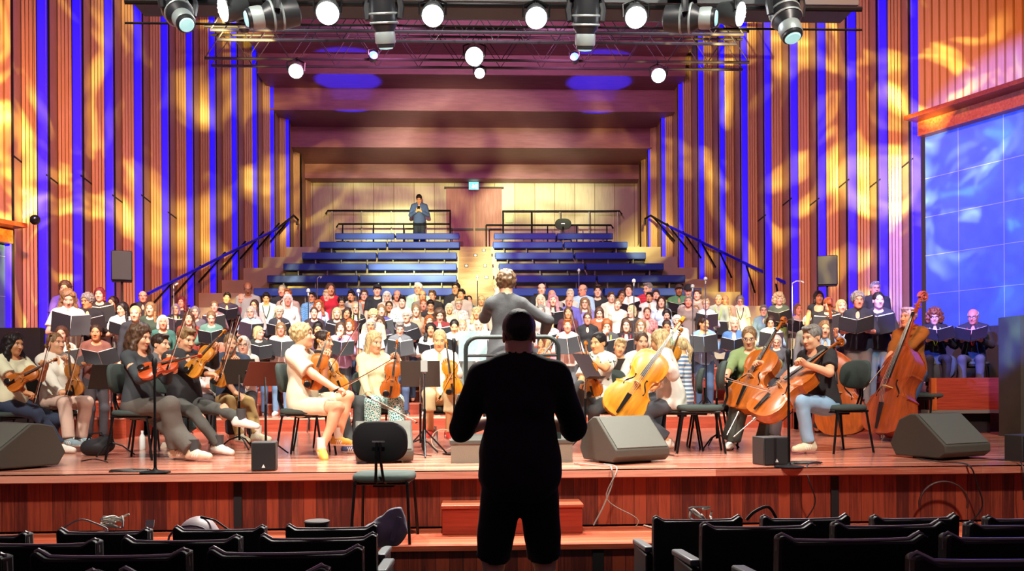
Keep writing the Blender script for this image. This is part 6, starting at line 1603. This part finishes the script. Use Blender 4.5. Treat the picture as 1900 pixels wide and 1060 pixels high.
# seated singers on the side platform
for px, py, rz, fem, hs, hc, top, lg, ex, words in ((1733, 588, -20, True, 'afro', 'au', '222226', '1e1e22', 'gy', 'seated singer with a mass of auburn curls, black cardigan and lime lanyard'), (1806, 588, -34, False, 'bald', 'wh', '33353a', '4c4e50', 'grf', 'seated bald man in glasses and a dark suit on the side platform')):
    Y = 13.35; p = at(px, py, Y); zf = .55; s = .94
    f = figure('seated', fem=fem, pel=(0, 0, .53), up=(0, -.05, 1), feet=dict(L=dict(pos=(.12, -.40, .085), hint=(.1, -1, .5), toe=(.2, -1, 0)), R=dict(pos=(-.12, -.40, .085), hint=(-.1, -1, .5), toe=(-.2, -1, 0))),
               hands=dict(L=dict(pos=(.13, -.33, .80), hint=(.7, .4, -1), d=(-.5, -.6, .3), n=(-.2, 0, 1), curl=.9), R=dict(pos=(-.13, -.33, .80), hint=(-.7, .4, -1), d=(.5, -.6, .3), n=(.2, 0, 1), curl=.9)), top='long', neck='v', head=(-.1, .15, 0), hem=-.1, loose=1.4)
    loc = Vector((p.x, Y, p.z - f.head[2][3] * s))
    person(f, words, loc, math.radians(rz), s, 'r' if not fem else 'p', (hs, hc), top, lg, shoes='2a2a2c', shoe_st='leather', glasses=True, lany=LANY['y' if fem else 'r'], group='choir singers')
    chair('chair under the ' + words.split(',')[0].split(' with')[0].split(' in glasses')[0] + (' in black' if fem else ' on the side platform'), (loc.x, loc.y + .02, loc.z), math.radians(rz), s)
    A = Matrix.Translation(loc) @ Matrix.Rotation(math.radians(rz), 4, 'Z') @ Matrix.Scale(s, 4) @ Matrix.Translation((0, -.42, .90)) @ Matrix.Rotation(math.radians(-55), 4, 'X')
    folder('black folder on the lap of the ' + ('auburn-haired seated singer' if fem else 'seated bald man'), A)
# man on the upper walkway
Y = 26.75; p = at(778, 405, Y); f = figure('watcher', fem=False, hands=dict(L=dict(pos=(.06, -.24, 1.20), hint=(.8, .3, -1), d=(-.6, -.5, .3), n=(-.3, .2, 1), curl=1.0), R=dict(pos=(-.06, -.24, 1.20), hint=(-.8, .3, -1), d=(.6, -.5, .3), n=(.3, .2, 1), curl=1.0)), top='long', neck='collar', head=(0, .55, 0), hd_off=(0, -.03, -.01))
s = 1.04; zt = at(778, 361, Y).z
person(f, 'man in a dark blue shirt at the back rail looking at his phone', (p.x, Y, max(4.45 - .02, zt - 1.72 * s - .02)), 0, s, 't', ('short', 'bk'), '3a4c78', '232a3e', shoes='18181c', shoe_st='leather', beard=True)
t = thing('phone', 'phone in the hands of the man at the back rail', 'phone', (p.x, Y - .33 * s, max(4.45, zt - 1.72 * s) + 1.27 * s)); MB().box((0, 0, 0), (.075, .012, .15), Rx(-.9)).build('phone_body', black_pl, t, bev=.004)
p = at(1046, 436, 26.3); chair('dark chair standing behind the last right bench', (p.x, 26.35, 4.43), 3.0, 1.05)
# ================================================================== in front of the platform
man = at(957, 800, 4.62)
fz = -.75 + (7.25 - 4.62) * .039
f = figure('stage_watcher', fem=False, girth=1.16, top='roll', neck='crew', legs='shorts', shlen=.97, hem=-.13, loose=1.7, head=(.0, .06, 0), h=.008, hf=.005,
           hands=dict(L=dict(pos=(.13, -.30, 1.16), hint=(.85, .25, -1), d=(-.5, -.6, .5), n=(-.3, .3, 1), curl=.9), R=dict(pos=(-.13, -.30, 1.16), hint=(-.85, .25, -1), d=(.5, -.6, .5), n=(.3, .3, 1), curl=.9)),
           feet=dict(L=dict(pos=(.14, .02, .085), hint=(.1, -1, 0), toe=(.25, -1, 0)), R=dict(pos=(-.14, .02, .085), hint=(-.1, -1, 0), toe=(-.25, -1, 0))))
ztop = at(957, 577, 4.62).z; s = (ztop - fz) / 1.705
person(f, 'man in a black sweater and shorts seen from behind in the aisle', (man.x + .02, 4.62, fz), PI + .03, s, 'f', ('crop', 'bk'), '121116', '100f13', shoes='1a1a1c', legname='shorts', topname='sweater')
t = thing('phone', 'phone held in front of the man in black', 'phone', (man.x, 4.62 + .40 * s, fz + 1.24 * s)); MB().box((0, 0, 0), (.075, .012, .15), Rx(.6)).build('phone_body', black_pl, t, bev=.004)
# empty chair on the front step
p = at(713, 905, 7.55); c = chair('empty upholstered chair on the front step with its back to the camera', (p.x, 7.6, -.51), math.radians(176), 1.22); c.scale = (1.06, 1.06, 1.17)
for ch in c.children:
    if ch.name.startswith('backrest'): ch.location.z = -.075; ch.scale = (.95, 1, 1); slot(ch, M('chair_back_shade', '141216', .8))  # backrest blackened: the shade on its back is put into the colour
# rows of black theatre seats
seat_m = M('seat_black', '0d0c0f', .55, bump=.1, bscale=120); seat_e = M('seat_edge', '1d1b1e', .28)
arm_m = M('armrest_grey', '5a6266', .4)
def make_seat(w):
    t = thing('theatre_seat', '-', 'seat'); r = .06; H = .80
    prof = [(-w / 2, .16), (w / 2, .16), (w / 2, H - .0)] + [(w / 2 - .0, H)] + [(w / 2 - .015, H + .012), (w / 2 - .055, H - .012), (-w / 2 + .055, H - .012), (-w / 2 + .015, H + .012), (-w / 2, H)]
    MB().prism(prof, -.035, .035, lambda u, v, q: (u, q - .05 * ((v - .16) / H) + .03 * (1 - (2 * u / w) ** 2) * -1 + .03, v)).build('backrest', seat_m, t, bev=.012)
    MB().tube([(u, .03 - .05 * ((v - .16) / H) - .03 * (1 - (2 * u / w) ** 2), v + .004) for u, v in ((w / 2 - .004, H - .05), (w / 2 - .006, H + .004), (w / 2 - .015, H + .01), (w / 2 - .055, H - .012), (w / 4, H - .013), (0, H - .013), (-w / 4, H - .013), (-w / 2 + .055, H - .012), (-w / 2 + .015, H + .01), (-w / 2 + .006, H + .004), (-w / 2 + .004, H - .05))], .006, 6).build('highlight_trim', M('seat_highlight_trim', 'b8b4b0', .3), t)  # pale trim stands in for the highlight along the seat's top edge
    MB().box((0, .27, .43), (w * .86, .46, .11), Rx(.05)).build('seat_cushion', seat_m, t, bev=.03)
    for sx in (-1, 1):
        MB().box((sx * (w / 2 + .01), .20, .30), (.05, .36, .60)).build('side_panel', seat_m, t, bev=.01)
        MB().box((sx * (w / 2 + .01), .22, .615), (.055, .40, .03), Rx(-.06)).build('armrest', arm_m, t, bev=.008)
    return t
NT = ['first', 'second', 'third', 'fourth', 'fifth', 'sixth']; RN = ['front', 'second', 'third', 'nearest']
proto = None
for r_, (Y, xl, xr, yl, yr, w) in enumerate(((4.86, -.52, .94, 972, 965, .475), (4.0, -.43, .985, 990, 979, .50), (3.15, -.385, 1.04, 1014, 1003, .52), (2.42, -.385, 1.16, 1051, 1043, .54))):
    pit = .578
    for sd in (-1, 1):
        n = 6 - r_ if sd < 0 else 5 - r_
        for k in range(max(2, n)):
            xe = (xl - k * pit - w / 2) if sd < 0 else (xr + k * pit + w / 2)
            zt = at(CX, yl if sd < 0 else yr, Y).z
            # row bows gently: outer seats sit a little nearer
            y = Y - .012 * k * k
            lab = 'black theatre seat, %s row, %s from the aisle on the %s' % (RN[r_], NT[k], 'left' if sd < 0 else 'right')
            loc = (xe, y, zt - .80)
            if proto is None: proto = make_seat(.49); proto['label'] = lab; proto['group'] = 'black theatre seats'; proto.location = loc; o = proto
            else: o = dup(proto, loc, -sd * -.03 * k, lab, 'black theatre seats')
            o.scale = (w / .49, 1, 1)
# things left on and in front of the seats
p = at(400, 968, 5.35); t = thing('instrument_case', 'pale rounded instrument case lying over the front row seats', 'instrument case', (p.x, 5.25, p.z - .13))
F = Field(); F.ell((-.07, 0, .05), (.115, .14, .125), .02); F.ell((.13, .02, .0), (.15, .10, .075), .06); F.ell((.34, .03, -.05), (.16, .07, .05), .05); P, Q = F.mesh(.01)
add_obj('case_body', to_mesh('case', P, Q, M('case_pale', 'b8a8ac', .5)), t)
MB().tube([(-.19 + .12 * math.cos(a) + .12, -.142 + .0, .06 + .085 * math.sin(a)) for a in np.linspace(0, 2 * PI, 21)], .006, 6).build('rim', M('case_rim', '8a7c84', .5), t)
MB().lathe([(.07, 0), (.06, .008), (.002, .01)], c=(-.07, -.135, .05), n=20, R=Rx(PI / 2)).build('round_patch', M('case_patch', '6e5e6a', .7), t)
MB().tube([(-.05, -.02, .176), (.03, -.02, .155), (.10, -.01, .10), (.2, 0, .075)], .006, 6).build('zip_strap', black_pl, t)
p = at(716, 966, 4.95); t = thing('jacket', 'grey jacket draped over a front row seat by the aisle', 'jacket', (p.x, 4.9, p.z - .06))
F = Field(); F.ell((-.03, 0, .0), (.09, .07, .075), .02); F.ell((.05, .0, .03), (.07, .05, .10), .03); F.cone((.05, 0, .02), (.085, 0, .13), .045, .008, .03); F.noise(.008, 55, 4); P, Q = F.mesh(.007)
add_obj('jacket_cloth', to_mesh('jacket', P, Q, cloth('a8a8b6')), t)
MB().box((.06, -.052, .03), (.025, .01, .13), Ry(.3)).build('placket', cloth('9a9aae'), t)
def bundle(label, px, py, Y, w, cols, n=9, seed=1):
    rnd = random.Random(seed); c = at(px, py, Y); pts = []
    for i in range(n * 3): pts.append(c + Vector((rnd.uniform(-w, w), rnd.uniform(-.06, .06), rnd.uniform(-.03, .05))))
    return cable(label, pts, .006, cols)
pale = M('cable_white', 'd8d4c8', .5)
bundle('tangle of pale cables behind the left front row seats', 210, 972, 5.5, .09, pale, 6, 3)
bundle('tangle of black and white cables on the first right seat', 1300, 958, 5.1, .07, pale, 4, 5)
a, b = at(130, 975, 5.4), at(200, 985, 5.4)
cable('thin white cable looping over the left front seats', [a + Vector((-.06, 0, -.03)), a + Vector((.05, 0, .03)), a.lerp(b, .6) + Vector((0, 0, .035)), b + Vector((0, 0, 0)), a.lerp(b, .3) + Vector((0, 0, -.04))], .005, pale)
a = at(1420, 950, 6.6); cable('black cable arching behind the right front seats', [at(1385, 965, 6.6), at(1400, 950, 6.6), at(1425, 941, 6.6), at(1440, 962, 6.6)], .012, black_pl)
cable('dark cable ring leaning on the stage front at right', [Vector((at(1750, 950, 8.0).x + .22 * math.cos(a), 7.99, -.27 + .2 * math.sin(a) - .06)) for a in np.linspace(-.2, 3.3, 12)], .01, M('cable_brown', '3a1410', .6))
p = at(278, 972, 5.5); t = thing('paper_card', 'small pale card behind the left front seats', 'card', p); MB().box((0, 0, 0), (.05, .004, .045), Rx(-.3)).build('card', pale, t)
p = at(1285, 980, 7.6); cable('white plug and cable lying on the front step at right', [on_z(1195, 975, -.5), on_z(1220, 981, -.5), on_z(1245, 977, -.5), on_z(1270, 982, -.5)], .008, pale)
p = at(1230, 976, 7.7); t = thing('plug', 'teal cable plug lying on the front step', 'plug', (p.x, 7.72, -.495)); MB().lathe([(.018, -.03), (.022, 0), (.014, .03)], n=12, R=Ry(PI / 2)).build('plug_body', M('plug_teal', '6ac8b4', .4), t)
p = at(630, 985, 5.9); t = thing('wicker_basket', 'round dark basket between the two left front seats', 'basket', (at(588, 978, 5.9).x, 5.9, at(590, 1018, 5.9).z)); MB().lathe([(.06, 0), (.072, .09), (.078, .17), (.07, .17), (.065, .08)], n=24).build('basket_body', M('basket_dark', '2a2224', .8, bump=.8, bscale=220), t); MB().lathe([(.078, .165), (.081, .175), (.074, .18)], n=24).build('rim', M('basket_rim', '4a4040', .7), t)
